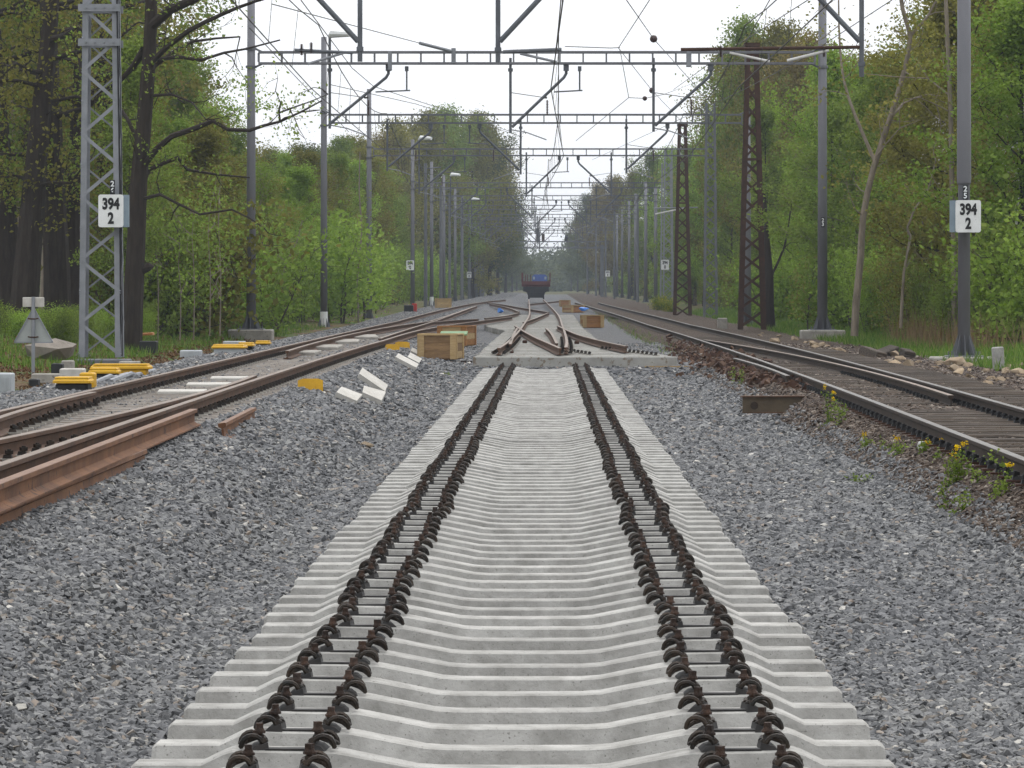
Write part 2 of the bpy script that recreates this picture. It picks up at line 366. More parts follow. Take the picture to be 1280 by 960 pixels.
def ballast_base_material(name, dark, light, odd):
    m, t, s, _ = nt(name)
    pos = N(t, 'ShaderNodeNewGeometry').outputs['Position']
    vo = N(t, 'ShaderNodeTexVoronoi'); vo.inputs['Scale'].default_value = 19.0; t.links.new(pos, vo.inputs['Vector'])
    sep = N(t, 'ShaderNodeSeparateColor'); t.links.new(vo.outputs['Color'], sep.inputs[0])
    col = ramp(t, sep.outputs[0], [(0.0, dark), (0.75, light), (0.93, light), (0.95, odd)])
    big = noise(t, pos, 0.8, 4)
    col = mixc(t, 1.0, col, ramp(t, big, [(0.3, (0.8, 0.8, 0.8)), (0.7, (1.1, 1.1, 1.1))]), 'MULTIPLY')
    t.links.new(col, s.inputs['Base Color']); s.inputs['Roughness'].default_value = 0.9; s.inputs['Specular IOR Level'].default_value = 0.2
    bp = N(t, 'ShaderNodeBump'); bp.inputs['Strength'].default_value = 1.0; bp.inputs['Distance'].default_value = 0.05
    t.links.new(vo.outputs['Distance'], bp.inputs['Height']); bp.invert = True
    t.links.new(bp.outputs[0], s.inputs['Normal'])
    return m
def stone_material(name, stops, patch=None):
    m, t, s, _ = nt(name)
    oi = N(t, 'ShaderNodeObjectInfo')
    col = ramp(t, oi.outputs['Random'], stops)
    pos = N(t, 'ShaderNodeNewGeometry').outputs['Position']
    col = mixc(t, 0.6, col, ramp(t, noise(t, pos, 60, 5), [(0.3, (0.62, 0.62, 0.63)), (0.7, (1.2, 1.19, 1.16))]), 'MULTIPLY')
    col = mixc(t, 0.7, col, ramp(t, noise(t, pos, 0.7, 5), [(0.35, (0.8, 0.8, 0.82)), (0.65, (1.12, 1.1, 1.06))]), 'MULTIPLY')
    if patch:                                  # rust spilled on the stones beside the loose rails
        ds = N(t, 'ShaderNodeVectorMath', operation='DISTANCE'); t.links.new(pos, ds.inputs[0]); ds.inputs[1].default_value = patch
        nn = N(t, 'ShaderNodeMath', operation='ADD'); t.links.new(ds.outputs['Value'], nn.inputs[0])
        sc = N(t, 'ShaderNodeMath', operation='MULTIPLY'); t.links.new(noise(t, pos, 9, 3), sc.inputs[0]); sc.inputs[1].default_value = 0.5
        t.links.new(sc.outputs[0], nn.inputs[1])
        mk = ramp(t, nn.outputs[0], [(0.34, (0.75, 0.75, 0.75)), (0.5, (0, 0, 0))])
        col = mixc(t, mk, col, (0.13, 0.068, 0.04))
    t.links.new(col, s.inputs['Base Color']); s.inputs['Roughness'].default_value = 0.75; s.inputs['Specular IOR Level'].default_value = 0.35
    return m
P_RUST = spot(80, 672, -0.05)
M['ballast'] = stone_material('slate_ballast_stone', [(0, (0.062, 0.064, 0.068)), (0.35, (0.112, 0.115, 0.12)), (0.7, (0.17, 0.172, 0.176)), (0.93, (0.22, 0.222, 0.218)), (0.955, (0.18, 0.155, 0.13)), (0.975, (0.24, 0.195, 0.16)), (0.988, (0.30, 0.29, 0.265)), (1.0, (0.48, 0.46, 0.42))], tuple(P_RUST))
M['ballast_base'] = ballast_base_material('slate_ballast_bed', (0.06, 0.062, 0.066), (0.165, 0.168, 0.172), (0.28, 0.24, 0.2))
M['soil_stone'] = stone_material('brown_dirty_stone', [(0, (0.022, 0.015, 0.011)), (0.4, (0.06, 0.039, 0.027)), (0.75, (0.10, 0.072, 0.052)), (0.92, (0.16, 0.13, 0.105)), (1.0, (0.28, 0.24, 0.2))])
M['soil_base'] = ballast_base_material('brown_dirty_bed', (0.028, 0.019, 0.013), (0.08, 0.056, 0.039), (0.18, 0.145, 0.115))

def stone_nodes(name, stone_mat, size, seed, max_tilt=math.pi):
    ng = bpy.data.node_groups.new(name, 'GeometryNodeTree')
    ng.interface.new_socket('Geometry', in_out='INPUT', socket_type='NodeSocketGeometry')
    ng.interface.new_socket('Geometry', in_out='OUTPUT', socket_type='NodeSocketGeometry')
    L = ng.links.new
    gi = ng.nodes.new('NodeGroupInput'); go = ng.nodes.new('NodeGroupOutput')
    dist = ng.nodes.new('GeometryNodeDistributePointsOnFaces'); dist.distribute_method = 'RANDOM'; dist.inputs['Seed'].default_value = seed
    at = ng.nodes.new('GeometryNodeInputNamedAttribute'); at.data_type = 'FLOAT'; at.inputs['Name'].default_value = 'dens'
    L(gi.outputs[0], dist.inputs['Mesh']); L(at.outputs[0], dist.inputs['Density'])
    join = ng.nodes.new('GeometryNodeGeometryToInstance')
    rr = random.Random(seed)
    for k in range(7):                          # crushed stones: hulls of jittered points, each a different blocky shape
        ico = ng.nodes.new('GeometryNodeMeshIcoSphere'); ico.inputs['Radius'].default_value = 0.5; ico.inputs['Subdivisions'].default_value = 1
        sp = ng.nodes.new('GeometryNodeSetPosition')
        rv = ng.nodes.new('FunctionNodeRandomValue'); rv.data_type = 'FLOAT_VECTOR'; rv.inputs['Seed'].default_value = seed * 31 + k
        rv.inputs[0].default_value = (-0.27, -0.27, -0.27); rv.inputs[1].default_value = (0.27, 0.27, 0.27)
        L(ico.outputs['Mesh'], sp.inputs['Geometry']); L(rv.outputs[0], sp.inputs['Offset'])
        hull = ng.nodes.new('GeometryNodeConvexHull'); L(sp.outputs[0], hull.inputs[0])
        tf = ng.nodes.new('GeometryNodeTransform'); L(hull.outputs[0], tf.inputs[0])
        tf.inputs['Scale'].default_value = (rr.uniform(0.95, 1.25), rr.uniform(0.65, 0.9), rr.uniform(0.42, 0.66))
        sm = ng.nodes.new('GeometryNodeSetMaterial'); sm.inputs['Material'].default_value = stone_mat; L(tf.outputs[0], sm.inputs[0])
        L(sm.outputs[0], join.inputs[0])
    inst = ng.nodes.new('GeometryNodeInstanceOnPoints'); inst.inputs['Pick Instance'].default_value = True
    L(dist.outputs['Points'], inst.inputs['Points']); L(join.outputs[0], inst.inputs['Instance'])
    ix = ng.nodes.new('FunctionNodeRandomValue'); ix.data_type = 'INT'; ix.inputs[4].default_value = 0; ix.inputs[5].default_value = 6; ix.inputs['Seed'].default_value = seed + 5
    L(ix.outputs[2], inst.inputs['Instance Index'])
    ro = ng.nodes.new('FunctionNodeRandomValue'); ro.data_type = 'FLOAT_VECTOR'; ro.inputs[0].default_value = (-0.55, -0.55, 0); ro.inputs[1].default_value = (0.55, 0.55, 6.283); ro.inputs['Seed'].default_value = seed + 6
    L(ro.outputs[0], inst.inputs['Rotation'])
    sz = ng.nodes.new('FunctionNodeRandomValue'); sz.data_type = 'FLOAT'; sz.inputs[2].default_value = size[0]; sz.inputs[3].default_value = size[1]; sz.inputs['Seed'].default_value = seed + 7
    big = ng.nodes.new('GeometryNodeInputNamedAttribute'); big.data_type = 'FLOAT'; big.inputs['Name'].default_value = 'big'
    mu = ng.nodes.new('ShaderNodeMath'); mu.operation = 'MULTIPLY'; L(sz.outputs[1], mu.inputs[0]); L(big.outputs[0], mu.inputs[1])
    L(mu.outputs[0], inst.inputs['Scale'])
    jg = ng.nodes.new('GeometryNodeJoinGeometry'); L(gi.outputs[0], jg.inputs[0]); L(inst.outputs[0], jg.inputs[0])
    L(jg.outputs[0], go.inputs[0])
    return ng
def stone_bed(name, xs, ys, base, ng, dens_fn, big_fn, dz=0.0):
    me = sheet(name, xs, ys, dz, base)
    n = len(me.vertices)
    co = np.empty(n * 3); me.vertices.foreach_get('co', co); co = co.reshape(-1, 3)
    a = me.attributes.new('dens', 'FLOAT', 'POINT'); a.data.foreach_set('value', [dens_fn(x, y) for x, y, z in co])
    a = me.attributes.new('big', 'FLOAT', 'POINT'); a.data.foreach_set('value', [big_fn(x, y) for x, y, z in co])
    o = obj(name, me); md = o.modifiers.new('stones', 'NODES'); md.node_group = ng
    return o
def in_view(x, y, m=1.2): return -0.1445 * y - m < x < 0.125 * y + m
def dens_new(x, y):
    if not in_view(x, y) or y < 11.5: return 0.0
    if abs(x + 0.116) < 1.16 and y < 81.5: return 0.0
    if x < -2.9 + drift(y) and y > 55: return 60.0
    return 1350.0 if y < 19 else 950.0 if y < 26 else 600.0 if y < 36 else 330.0 if y < 50 else 160.0 if y < 72 else 80.0 if y < 120 else 0.0
def big_new(x, y): return 1.0 if y < 19 else 1.15 if y < 26 else 1.35 if y < 36 else 1.6 if y < 50 else 2.0 if y < 72 else 2.3
NG_NEW = stone_nodes('slate_stones', M['ballast'], (0.023, 0.060), 3)
NG_OLD = stone_nodes('dirty_stones', M['soil_stone'], (0.022, 0.07), 9)
bed = stone_bed('ballast', grid(-8.6, 3.35, 0.2), grid(10.5, 130, 0.4) + grid(134, 420, 6) + [520, 700], M['ballast_base'], NG_NEW, dens_new, big_new)
tag(bed, 'blue-grey crushed stone ballast around the bare sleepers and the left track', 'ballast', kind='stuff')
def dens_old(x, y):
    if not in_view(x, y) or y < 22: return 0.0
    edge = 1.0 if x < 3.75 else 0.5 if x < 5.8 else 0.5
    return (420.0 if y < 40 else 230.0 if y < 60 else 90.0 if y < 110 else 0.0) * edge
old_bed = stone_bed('dirty_ballast', grid(3.12, 9.0, 0.2), grid(18, 130, 0.5) + grid(134, 420, 6) + [520, 700], M['soil_base'], NG_OLD, dens_old, lambda x, y: 1.0 if y < 45 else 1.5, 0.012)
tag(old_bed, 'brown dirty ballast and soil under and beside the right track', 'ballast', kind='stuff')

# ------------------------------------------------------------------ bare concrete sleepers with rusty clips
TX = -0.116                                     # axis of the unfinished track
def sleeper_mesh():
    # stations along the length: x, top z, half top width, half bottom width
    st = [(-1.30, -0.012, 0.085, 0.135), (-1.285, 0.0, 0.092, 0.145), (-1.06, 0.0, 0.097, 0.148), (-0.985, 0.036, 0.10, 0.15), (-0.955, 0.046, 0.10, 0.15), (-0.60, 0.040, 0.10, 0.15),
          (-0.565, 0.034, 0.10, 0.15), (-0.33, -0.012, 0.085, 0.135), (-0.25, -0.017, 0.08, 0.13), (0, -0.018, 0.08, 0.13)]
    st = st + [(-x, z, a, b) for x, z, a, b in reversed(st[:-1])]
    mb = MB(); rings = []
    for x, z, a, b in st:
        ch = 0.006; a *= 0.74
        rings.append([(x * (1.012 if abs(x) > 1.29 else 1), -b, -0.205), (x, -a - 0.008, z - ch), (x, -a + ch, z), (x, a - ch, z), (x, a + 0.008, z - ch), (x * (1.012 if abs(x) > 1.29 else 1), b, -0.205)])
    vs = [p for r in rings for p in r]; fs = []
    n = 6
    for i in range(len(rings) - 1):
        fs += [(i * n + k, (i + 1) * n + k, (i + 1) * n + (k + 1) % n, i * n + (k + 1) % n) for k in range(n)]
    fs += [tuple(range(n)), tuple((len(rings) - 1) * n + k for k in range(n - 1, -1, -1))]
    mb.add(vs, [tuple(reversed(f)) for f in fs]); return mb.mesh('concrete_sleeper', M['concrete'])
def clip_mesh():
    """tension clamp: two spring loops on a ribbed guide plate; +x points away from the rail"""
    mb = MB()
    mb.add([(-0.045, -0.066, 0.0), (0.022, -0.066, 0.0), (0.022, 0.066, 0.0), (-0.045, 0.066, 0.0),
            (-0.040, -0.060, 0.028), (0.004, -0.060, 0.016), (0.004, 0.060, 0.016), (-0.040, 0.060, 0.028)],
           [(0, 3, 2, 1), (4, 5, 6, 7), (0, 1, 5, 4), (1, 2, 6, 5), (2, 3, 7, 6), (3, 0, 4, 7)], 1)
    for s in (-1, 1):
        path = [(-0.034, s * 0.020, 0.028), (-0.028, s * 0.044, 0.036)]
        for k in range(9):
            a = math.pi * (1 - k / 8)
            path.append((0.014 + 0.037 * math.cos(a), s * (0.060 - 0.010 * abs(math.cos(a))), 0.014 + 0.038 * math.sin(a)))
        path += [(0.048, s * 0.034, 0.018), (0.030, s * 0.014, 0.030), (-0.004, s * 0.013, 0.042), (-0.024, s * 0.002, 0.042)]
        mb.tube(path, 0.0092, 6, 0)
    return mb.mesh('rail_clip', [M['clip'], M['pad']])
def screw_mesh():
    mb = MB(); mb.tube([(0, 0, 0.03), (0, 0, 0.052)], 0.012, 8); mb.tube([(0, 0, 0.048), (0, 0, 0.056)], 0.022, 10)
    mb.tube([(0, 0, 0.056), (0, 0, 0.066)], [0.019, 0.014], 10); mb.box((0, 0, 0.071), (0.023, 0.023, 0.022), rz=0.4)
    return mb.mesh('sleeper_screw', M['bolt'])
def pad_mesh():
    mb = MB(); mb.box((0, 0.0, 0.004), (0.15, 0.045, 0.007)); return mb.mesh('rail_pad', M['pad'])
ME_SL, ME_CL, ME_SC, ME_PD = sleeper_mesh(), clip_mesh(), screw_mesh(), pad_mesh()
SEAT = 0.768
NTH = ['nearest', 'second', 'third', 'fourth', 'fifth', 'sixth', 'seventh', 'eighth', 'ninth', 'tenth', 'eleventh', 'twelfth', 'thirteenth', 'fourteenth', 'fifteenth', 'sixteenth', 'seventeenth', 'eighteenth', 'nineteenth', 'twentieth']
for k in range(-2, 114):
    y = 13.05 + 0.6 * k
    near = y < 45
    jx = R.gauss(0, 0.009)
    if k in (8, 9, 23, 24, 37): jx += 0.02
    s = obj('concrete_sleeper', ME_SL, None, (TX + jx, y + R.gauss(0, 0.012), R.gauss(0, 0.002)), (0, 0, R.gauss(0, 0.005)))
    tag(s, (NTH[k + 1] + ' pale concrete sleeper of the bare row, counted from the camera') if 0 <= k + 1 < len(NTH) else 'farthest pale sleeper of the bare row, right before the turnout bearer' if k == 113 else 'pale concrete sleeper in the long bare row without rails', 'sleeper', 'bare sleepers laid in a row')
    for side in (-1, 1):
        obj('rail_pad', ME_PD, s, (side * SEAT, -0.045, 0.043))
        for io in (-1, 1):
            x = side * SEAT + io * 0.112
            c = obj('rail_clip', ME_CL, s, (x, R.gauss(0, 0.006), 0.042), (0, 0, (0 if io > 0 else math.pi) + R.gauss(0, 0.08)))
            sc = obj('screw', ME_SC, c if near else s)
            if near: sc.location = (-0.012, 0, R.uniform(0, 0.012)); sc.rotation_euler = (0, 0, R.uniform(0, 1.5))
            else: sc.location = (x - 0.012 * io, 0, 0.045)

# ------------------------------------------------------------------ running lines
RAIL = [(-0.036, -0.004), (-0.033, 0.0), (0.033, 0.0), (0.036, -0.004), (0.036, -0.034), (0.010, -0.048), (0.009, -0.118), (0.032, -0.134), (0.072, -0.146), (0.072, -0.158),
        (-0.072, -0.158), (-0.072, -0.146), (-0.032, -0.134), (-0.009, -0.118), (-0.010, -0.048), (-0.036, -0.034)]
def smooth_path(pts, step=1.5):
    """even points along a chain fitted with a gentle curve"""
    pts = [Vector(p) for p in pts]
    out = []
    for i in range(len(pts) - 1):
        p0, p1, p2, p3 = pts[max(i - 1, 0)], pts[i], pts[i + 1], pts[min(i + 2, len(pts) - 1)]
        n = max(1, int((p2 - p1).length / step))
        for k in range(n):
            t = k / n
            out.append(0.5 * ((2 * p1) + (p2 - p0) * t + (2 * p0 - 5 * p1 + 4 * p2 - p3) * t * t + (3 * p1 - p0 - 3 * p2 + p3) * t ** 3))
    out.append(pts[-1]); return out
def fit(pts, deg):
    """surveyed rail points evened out by a low-order curve x(y)"""
    y = np.array([p.y for p in pts]); x = np.array([p.x for p in pts])
    c = np.polyfit((y - y.mean()) / 50, x, min(deg, len(pts) - 1))
    return lambda yy: float(np.polyval(c, (yy - y.mean()) / 50)), y.min(), y.max()
def rail_mesh(pts, mats, tilt=0.0, prof=RAIL):
    mb = MB(); n = len(prof); m = len(pts); vs = []
    for i, p in enumerate(pts):
        t = (pts[min(i + 1, m - 1)] - pts[max(i - 1, 0)]); t.z = 0; t.normalize()
        s = Vector((t.y, -t.x, 0))
        for u, v in prof:
            if tilt: u, v = u * math.cos(tilt) - v * math.sin(tilt), u * math.sin(tilt) + v * math.cos(tilt)
            vs.append(p + s * u + Vector((0, 0, v)))
    mb.v = [tuple(v) for v in vs]
    for i in range(m - 1):
        for k in range(n):
            mb.f.append((i * n + k, (i + 1) * n + k, (i + 1) * n + (k + 1) % n, i * n + (k + 1) % n)); mb.m.append(1 if k in (0, 1, 2) else 0)
    mb.f += [tuple(range(n)), tuple((m - 1) * n + k for k in range(n - 1, -1, -1))]; mb.m += [0, 0]
    return mb.mesh('rail', mats)
def survey_rail(pp, z, deg=3, y0=None, y1=None):
    pts = [spot(a, b, z) for a, b in pp]
    f, lo, hi = fit(pts, deg)
    lo = y0 if y0 is not None else lo; hi = y1 if y1 is not None else hi
    n = max(2, int((hi - lo) / 1.5))
    return [Vector((f(lo + (hi - lo) * i / n), lo + (hi - lo) * i / n, z + grade(lo + (hi - lo) * i / n))) for i in range(n + 1)]
def fastening_mesh(mats):
    mb = MB(); mb.box((0, 0, 0.008), (0.13, 0.11, 0.016), 1); mb.box((-0.01, 0, 0.03), (0.07, 0.06, 0.03), 0, taper=0.8)
    mb.tube([(0, 0, 0.04), (0, 0, 0.085)], 0.017, 6, 0); mb.box((0, 0, 0.062), (0.05, 0.05, 0.028), 0, rz=0.5)
    return mb.mesh('fastening', mats)
ME_FA = fastening_mesh([M['clip'], M['concrete_old']]); ME_FD = fastening_mesh([M['black'], M['rust']])
def fastenings(pts, parent, me, y0, y1, sides=(-1, 1), step=0.6, dz=-0.158, off=0.115):
    ys = [p.y for p in pts]; y = max(y0, ys[0]); n = 0
    while y < min(y1, ys[-1]):
        i = max(1, int(np.searchsorted(ys, y))); a, b = pts[i - 1], pts[i]; k = (y - a.y) / max(b.y - a.y, 1e-6)
        p = a.lerp(b, k); ang = math.atan2(-(b.x - a.x), b.y - a.y)
        for s in sides:
            if in_view(p.x, p.y, 0.8):
                obj('fastening', me, parent, (p.x + s * off, p.y, p.z + dz + 0.004), (0, 0, ang + (0 if s > 0 else math.pi)))
        y += step
def xat(pts, y):
    ys = [p.y for p in pts]; i = min(max(1, int(np.searchsorted(ys, y))), len(pts) - 1); a, b = pts[i - 1], pts[i]
    return a.x + (b.x - a.x) * (y - a.y) / max(b.y - a.y, 1e-6)

# left line: a switch whose blades lie against the stock rails
ZL = 0.5
left = thing('railway_switch', 'rusty left track with switch blades on stained concrete sleepers', 'railway track')
RM = [M['rail_web'], M['rail_head']]
outer = survey_rail([(0, 511), (55, 499), (110, 487.5), (200, 471.6), (242, 459.5), (305, 443.6), (360, 431.5), (394, 424), (438, 415), (467, 406), (520, 395), (550, 388), (590, 379.5)], ZL, 3, 22, 330)
inner = survey_rail([(0, 580), (112, 542.5), (200, 512.5), (243, 500), (305, 479), (380, 454), (410, 446), (466, 429)], ZL, 3, 14, 88)
inner_far = [Vector(inner[-1])] + [spot(a, b, ZL) for a, b in ((520, 413.6), (560, 406.5))] + [spot(600, 401, 0.45), spot(640, 395.5, 0.41)]
blade_i = survey_rail([(0, 549), (100, 526), (200, 504.5), (250, 491.5), (318, 468.5)], ZL, 2, 14, 51.2)
blade_o = survey_rail([(0, 521), (55, 504.5), (104, 492.5)], ZL, 2, 14, 42.5)
heel = survey_rail([(361, 438.5), (394, 428), (427, 419.5), (467, 411.5), (520, 404.5), (538, 401)], ZL, 2)
bright = survey_rail([(474, 423), (490, 417.5), (520, 409), (545, 400), (575, 390), (596, 382)], ZL, 3)
for pts in (outer, inner, smooth_path(inner_far), blade_i, blade_o, heel, bright,
            smooth_path([spot(541, 402.5, 0.47), spot(570, 400, 0.46), spot(598, 398.5, 0.44)]),
            smooth_path([spot(538, 401, 0.5), spot(562, 393.5, 0.5), spot(590, 384, 0.5)])):
    obj('rail', rail_mesh(pts, RM), left)
fastenings(outer, left, ME_FA, 34, 112, (1,)); fastenings(inner, left, ME_FA, 36, 87, (1,)); fastenings(blade_i, left, ME_FA, 22, 40, (1,))
fastenings(blade_o, left, ME_FA, 34, 42, (1,))
def concrete_tie(L, w=0.26, h=0.2, name='sleeper', m='concrete_rusty'):
    mb = MB(); mb.cbox((0, 0, -h / 2), (L, w, h), 0.02); return mb.mesh(name, M[m])
ME_TIE = concrete_tie(2.42)
y = 16.0
while y < 140:
    cx = 0.5 * (xat(outer, y) + xat(inner, min(y, 88))) if y < 88 else xat(outer, y) + 0.78
    if in_view(cx + 1.3, y, 1.0): obj('sleeper', ME_TIE, left, (cx - 0.2, y, ZL - 0.166 + grade(y)))
    y += 0.6
# walkway slabs between the left rails
for i, (px, py) in enumerate([(228, 491), (262, 482), (290, 474)]):
    p = spot(px, py, ZL - 0.16)
    mb = MB(); mb.cbox((0, 0, 0.0), (0.62, 0.9, 0.07), 0.015)
    o = part('concrete_slab', mb, M['offwhite'], None, loc=p, rot=(0, 0, 0.08)); tag(o, ['nearest', 'middle', 'farthest'][i] + ' of three white slabs lying between the left rails', 'slab')
pw = [(375, 441), (405, 434), (430, 427), (455, 421)]
for i, (px, py) in enumerate(pw):
    p = spot(px, py, ZL - 0.13)
    mb = MB(); mb.cbox((0, 0, 0.0), (0.75, 2.4 + i * 1.2, 0.08), 0.02)
    o = part('concrete_slab', mb, M['concrete_old'], None, loc=p, rot=(0, 0, 0.02 * i))
    tag(o, 'grey walkway slab between the left rails, ' + ['first', 'second', 'third', 'fourth'][i] + ' beyond the white slabs', 'slab')

# loose rails lying along the left bed
def loose_rail(px, z, label, tilt=0.0, mats=None, y0=None):
    pts = survey_rail(px, z, 1, y0)
    o = obj('loose_rail', rail_mesh(pts, mats or [M['rail_new'], M['rail_new_head']], tilt)); return tag(o, label, 'rail')
RAILB = [(u * 1.05, v * 1.35) for u, v in RAIL]
loose_rail([(0, 602), (242, 511)], 0.50, 'upright orange rusty rail lying loose beside the left track', 0.0, None, 13)
loose_rail([(0, 634), (178, 562)], 0.345, 'brown rusty rail half buried in ballast below the upright loose rail', 0.18, [M['rail_new'], M['rail_new_head']], 13)
loose_rail([(277, 541), (316, 520)], 0.30, 'short rusty rail stub sticking out of the left ballast heap', 0.12)
bpy.data.objects[[o.name for o in COL.objects if o.name.startswith('loose_rail')][-1]].location.z = 0.09

# right line: old timber sleepers, dark rails, a crossing with check rails
ZR = 0.35
right = thing('railway_track', 'dark old right track on timber sleepers with a check rail', 'railway track')
RD = [M['rail_web_d'], M['rail_head_d']]
nearr = survey_rail([(1280, 567), (1195, 537.7), (1142, 519), (1075, 498), (1020, 478), (980, 463), (921, 441.5), (870, 422), (840, 413.5), (806, 404), (750, 387.5), (730, 381)], ZR, 3, 16, 330)
farr = survey_rail([(1280, 508), (1195, 487), (1142, 475.7), (1040, 448), (993, 436.5), (940, 422), (860, 404), (785, 387.5), (750, 378.5)], ZR, 3, 20, 330)
check = survey_rail([(880, 424.5), (902, 427.5), (965, 438.5), (1040, 453), (1082, 463), (1142, 480), (1190, 494)], ZR - 0.01, 3)
wing = survey_rail([(918, 447.5), (950, 456.5), (985, 469.5)], ZR - 0.02, 2)
for pts, mt in ((nearr, RD), (farr, RD), (check, [M['rail_web_d'], M['rail_head']]), (wing, RD)): obj('rail', rail_mesh(pts, mt), right)
fastenings(nearr, right, ME_FD, 26, 72, (-1,)); fastenings(farr, right, ME_FD, 36, 60, (-1,)); fastenings(check, right, ME_FD, 48, 66, (-1,))
y = 18.0
while y < 120:
    mb = MB()
    L = 2.1 + (0.9 if 48 < y < 95 else 0)
    mb.cbox((0, 0, -0.08), (L, R.uniform(0.24, 0.28), 0.16), 0.02)
    cx = 0.5 * (xat(nearr, y) + xat(farr, y)) + 0.33 + (0.33 if 48 < y < 95 else 0)
    if in_view(cx - 1.2, y, 1.0): part('timber_sleeper', mb, M['timber'], right, loc=(cx + R.gauss(0, 0.03), y, ZR - 0.135 + R.gauss(0, 0.004) + grade(y)), rot=(R.gauss(0, 0.01), 0, R.gauss(0, 0.012)))
    y += 0.6

# centre: new turnout panel beyond the last bare sleeper
ZC = 0.4
turnout = thing('turnout_panel', 'unfinished turnout panel of rusty rails on long pale concrete bearers', 'railway track')
y, i = 82.75, 0
while y < 215:
    k = min(max((y - 82.75) / 62.0, 0), 1)
    xl = -1.62 + R.uniform(-0.05, 0.05); xr = lerp_knots(y, [(82.7, 2.74), (91, 2.1), (100, 1.68), (112, 1.4), (150, 1.3)]) + R.uniform(-0.05, 0.05)
    if y > 140: xl -= 1.1 * min((y - 140) / 20, 1)
    mb = MB(); mb.cbox((0, 0, -0.11), (xr - xl, 0.30, 0.22), 0.018)
    part('bearer', mb, M['concrete_b'], turnout, loc=(0.5 * (xl + xr), y, ZC - 0.18 + grade(y)))
    y += 0.6; i += 1
c1 = smooth_path([Vector((-1.11, 83.3, ZC)), Vector((-1.0, 100, ZC)), Vector((-0.98, 141, ZC)), Vector((-1.05, 200, ZC + grade(200))), Vector((-1.6, 300, ZC + grade(300))), Vector((-2.1, 385, ZC + grade(385)))], 2)
c2 = smooth_path([Vector((0.36, 84.2, ZC)), Vector((0.44, 100, ZC)), Vector((0.47, 141, ZC)), Vector((0.4, 200, ZC + grade(200))), Vector((-0.15, 300, ZC + grade(300))), Vector((-0.65, 385, ZC + grade(385)))], 2)
TR = [M['rail_web'], M['rail_head']]
for pts in (c1, c2,
            smooth_path([spot(644, 407, ZC), spot(655, 414, ZC), spot(669, 421.5, ZC), spot(684, 428, ZC), spot(700, 435, ZC)]),
            smooth_path([spot(697, 407, ZC), spot(712, 414, ZC), spot(725, 419, ZC), spot(752, 426, ZC), spot(783, 432.5, ZC)]),
            smooth_path([spot(682.5, 410, ZC), spot(688, 415, ZC), spot(692, 421, ZC), spot(696, 429, ZC)]),
            smooth_path([spot(646.5, 410, ZC), spot(643, 416, ZC), spot(637.5, 430, ZC)]),
            smooth_path([spot(654, 402.5, ZC), spot(668, 398, ZC), spot(685, 391, ZC)]),
            smooth_path([spot(606, 397.5, ZC + 0.03), spot(632, 394.5, ZC), spot(648, 391, ZC)]),
            smooth_path([spot(603, 377.5, ZC), spot(625, 380, ZC), spot(655, 385, ZC), spot(686, 390, ZC)]),
            smooth_path([spot(612, 379.5, ZC), spot(635, 384.5, ZC), spot(649, 389.5, ZC)]),
            smooth_path([spot(660, 380, ZC), spot(675, 378.5, ZC), spot(700, 376, ZC)]),
            smooth_path([spot(586, 379.5, ZC), spot(608, 377, ZC), spot(632, 374.5, ZC)])):
    obj('rail', rail_mesh(pts, TR), turnout)
fastenings(c1, turnout, ME_FA, 83, 112, (-1, 1)); fastenings(c2, turnout, ME_FA, 84, 112, (-1, 1))
for (px, py) in ((712, 430), (721, 430), (656, 429)):     # clamp blocks on the bearers
    mb = MB(); mb.cbox((0, 0, 0.04), (0.13, 0.12, 0.09), 0.02); part('fastening_block', mb, M['rust'], turnout, loc=spot(px, py, ZC - 0.18))
def plate_row(a, b, n, me):
    for k in range(n):
        p = a.lerp(b, k / (n - 1)); obj('fastening', me, turnout, p, (0, 0, 0.3))
plate_row(spot(753, 437, 0.22), spot(820, 445, 0.22), 14, ME_FA)
plate_row(spot(688, 436, 0.22), spot(737, 444, 0.22), 12, ME_FA)
plate_row(spot(700, 441, 0.22), spot(712, 444, 0.22), 4, ME_FA)
mb = MB()
for k in range(3): mb.box((0, k * 0.4, 0.02), (0.5, 0.16, 0.04))
part('base_plate', mb, M['rust'], turnout, loc=spot(628, 441.5, 0.222))

# ------------------------------------------------------------------ overhead line: masts, portals, wires
BEAM_Z = 9.4
def text_mesh(body, size, mat_, bold=0.0):
    cu = bpy.data.curves.new('digits', 'FONT'); cu.body = body; cu.size = size; cu.align_x = 'CENTER'; cu.align_y = 'CENTER'; cu.extrude = 0.004; cu.offset = bold
    cu.space_line = 0.88
    o = bpy.data.objects.new('digits', cu); COL.objects.link(o)
    dg = bpy.context.evaluated_depsgraph_get()
    me = bpy.data.meshes.new_from_object(o.evaluated_get(dg)); me.name = 'digits'
    bpy.data.objects.remove(o); bpy.data.curves.remove(cu)
    me.materials.clear(); me.materials.append(mat_); return me
FACE = (math.radians(90), 0, 0)                 # lettering upright, facing back down the line
def number_plate(parent, loc, s, size=0.17):
    mb = MB(); mb.box((0, 0, 0), (0.11, 0.012, 0.15 * len(s) + 0.03)); pl = part('number_plate', mb, M['black'], parent, loc=loc)
    obj('digits', text_mesh('\n'.join(s), size * 1.0, M['white'], 0.004), pl, (0, -0.012, 0), FACE)
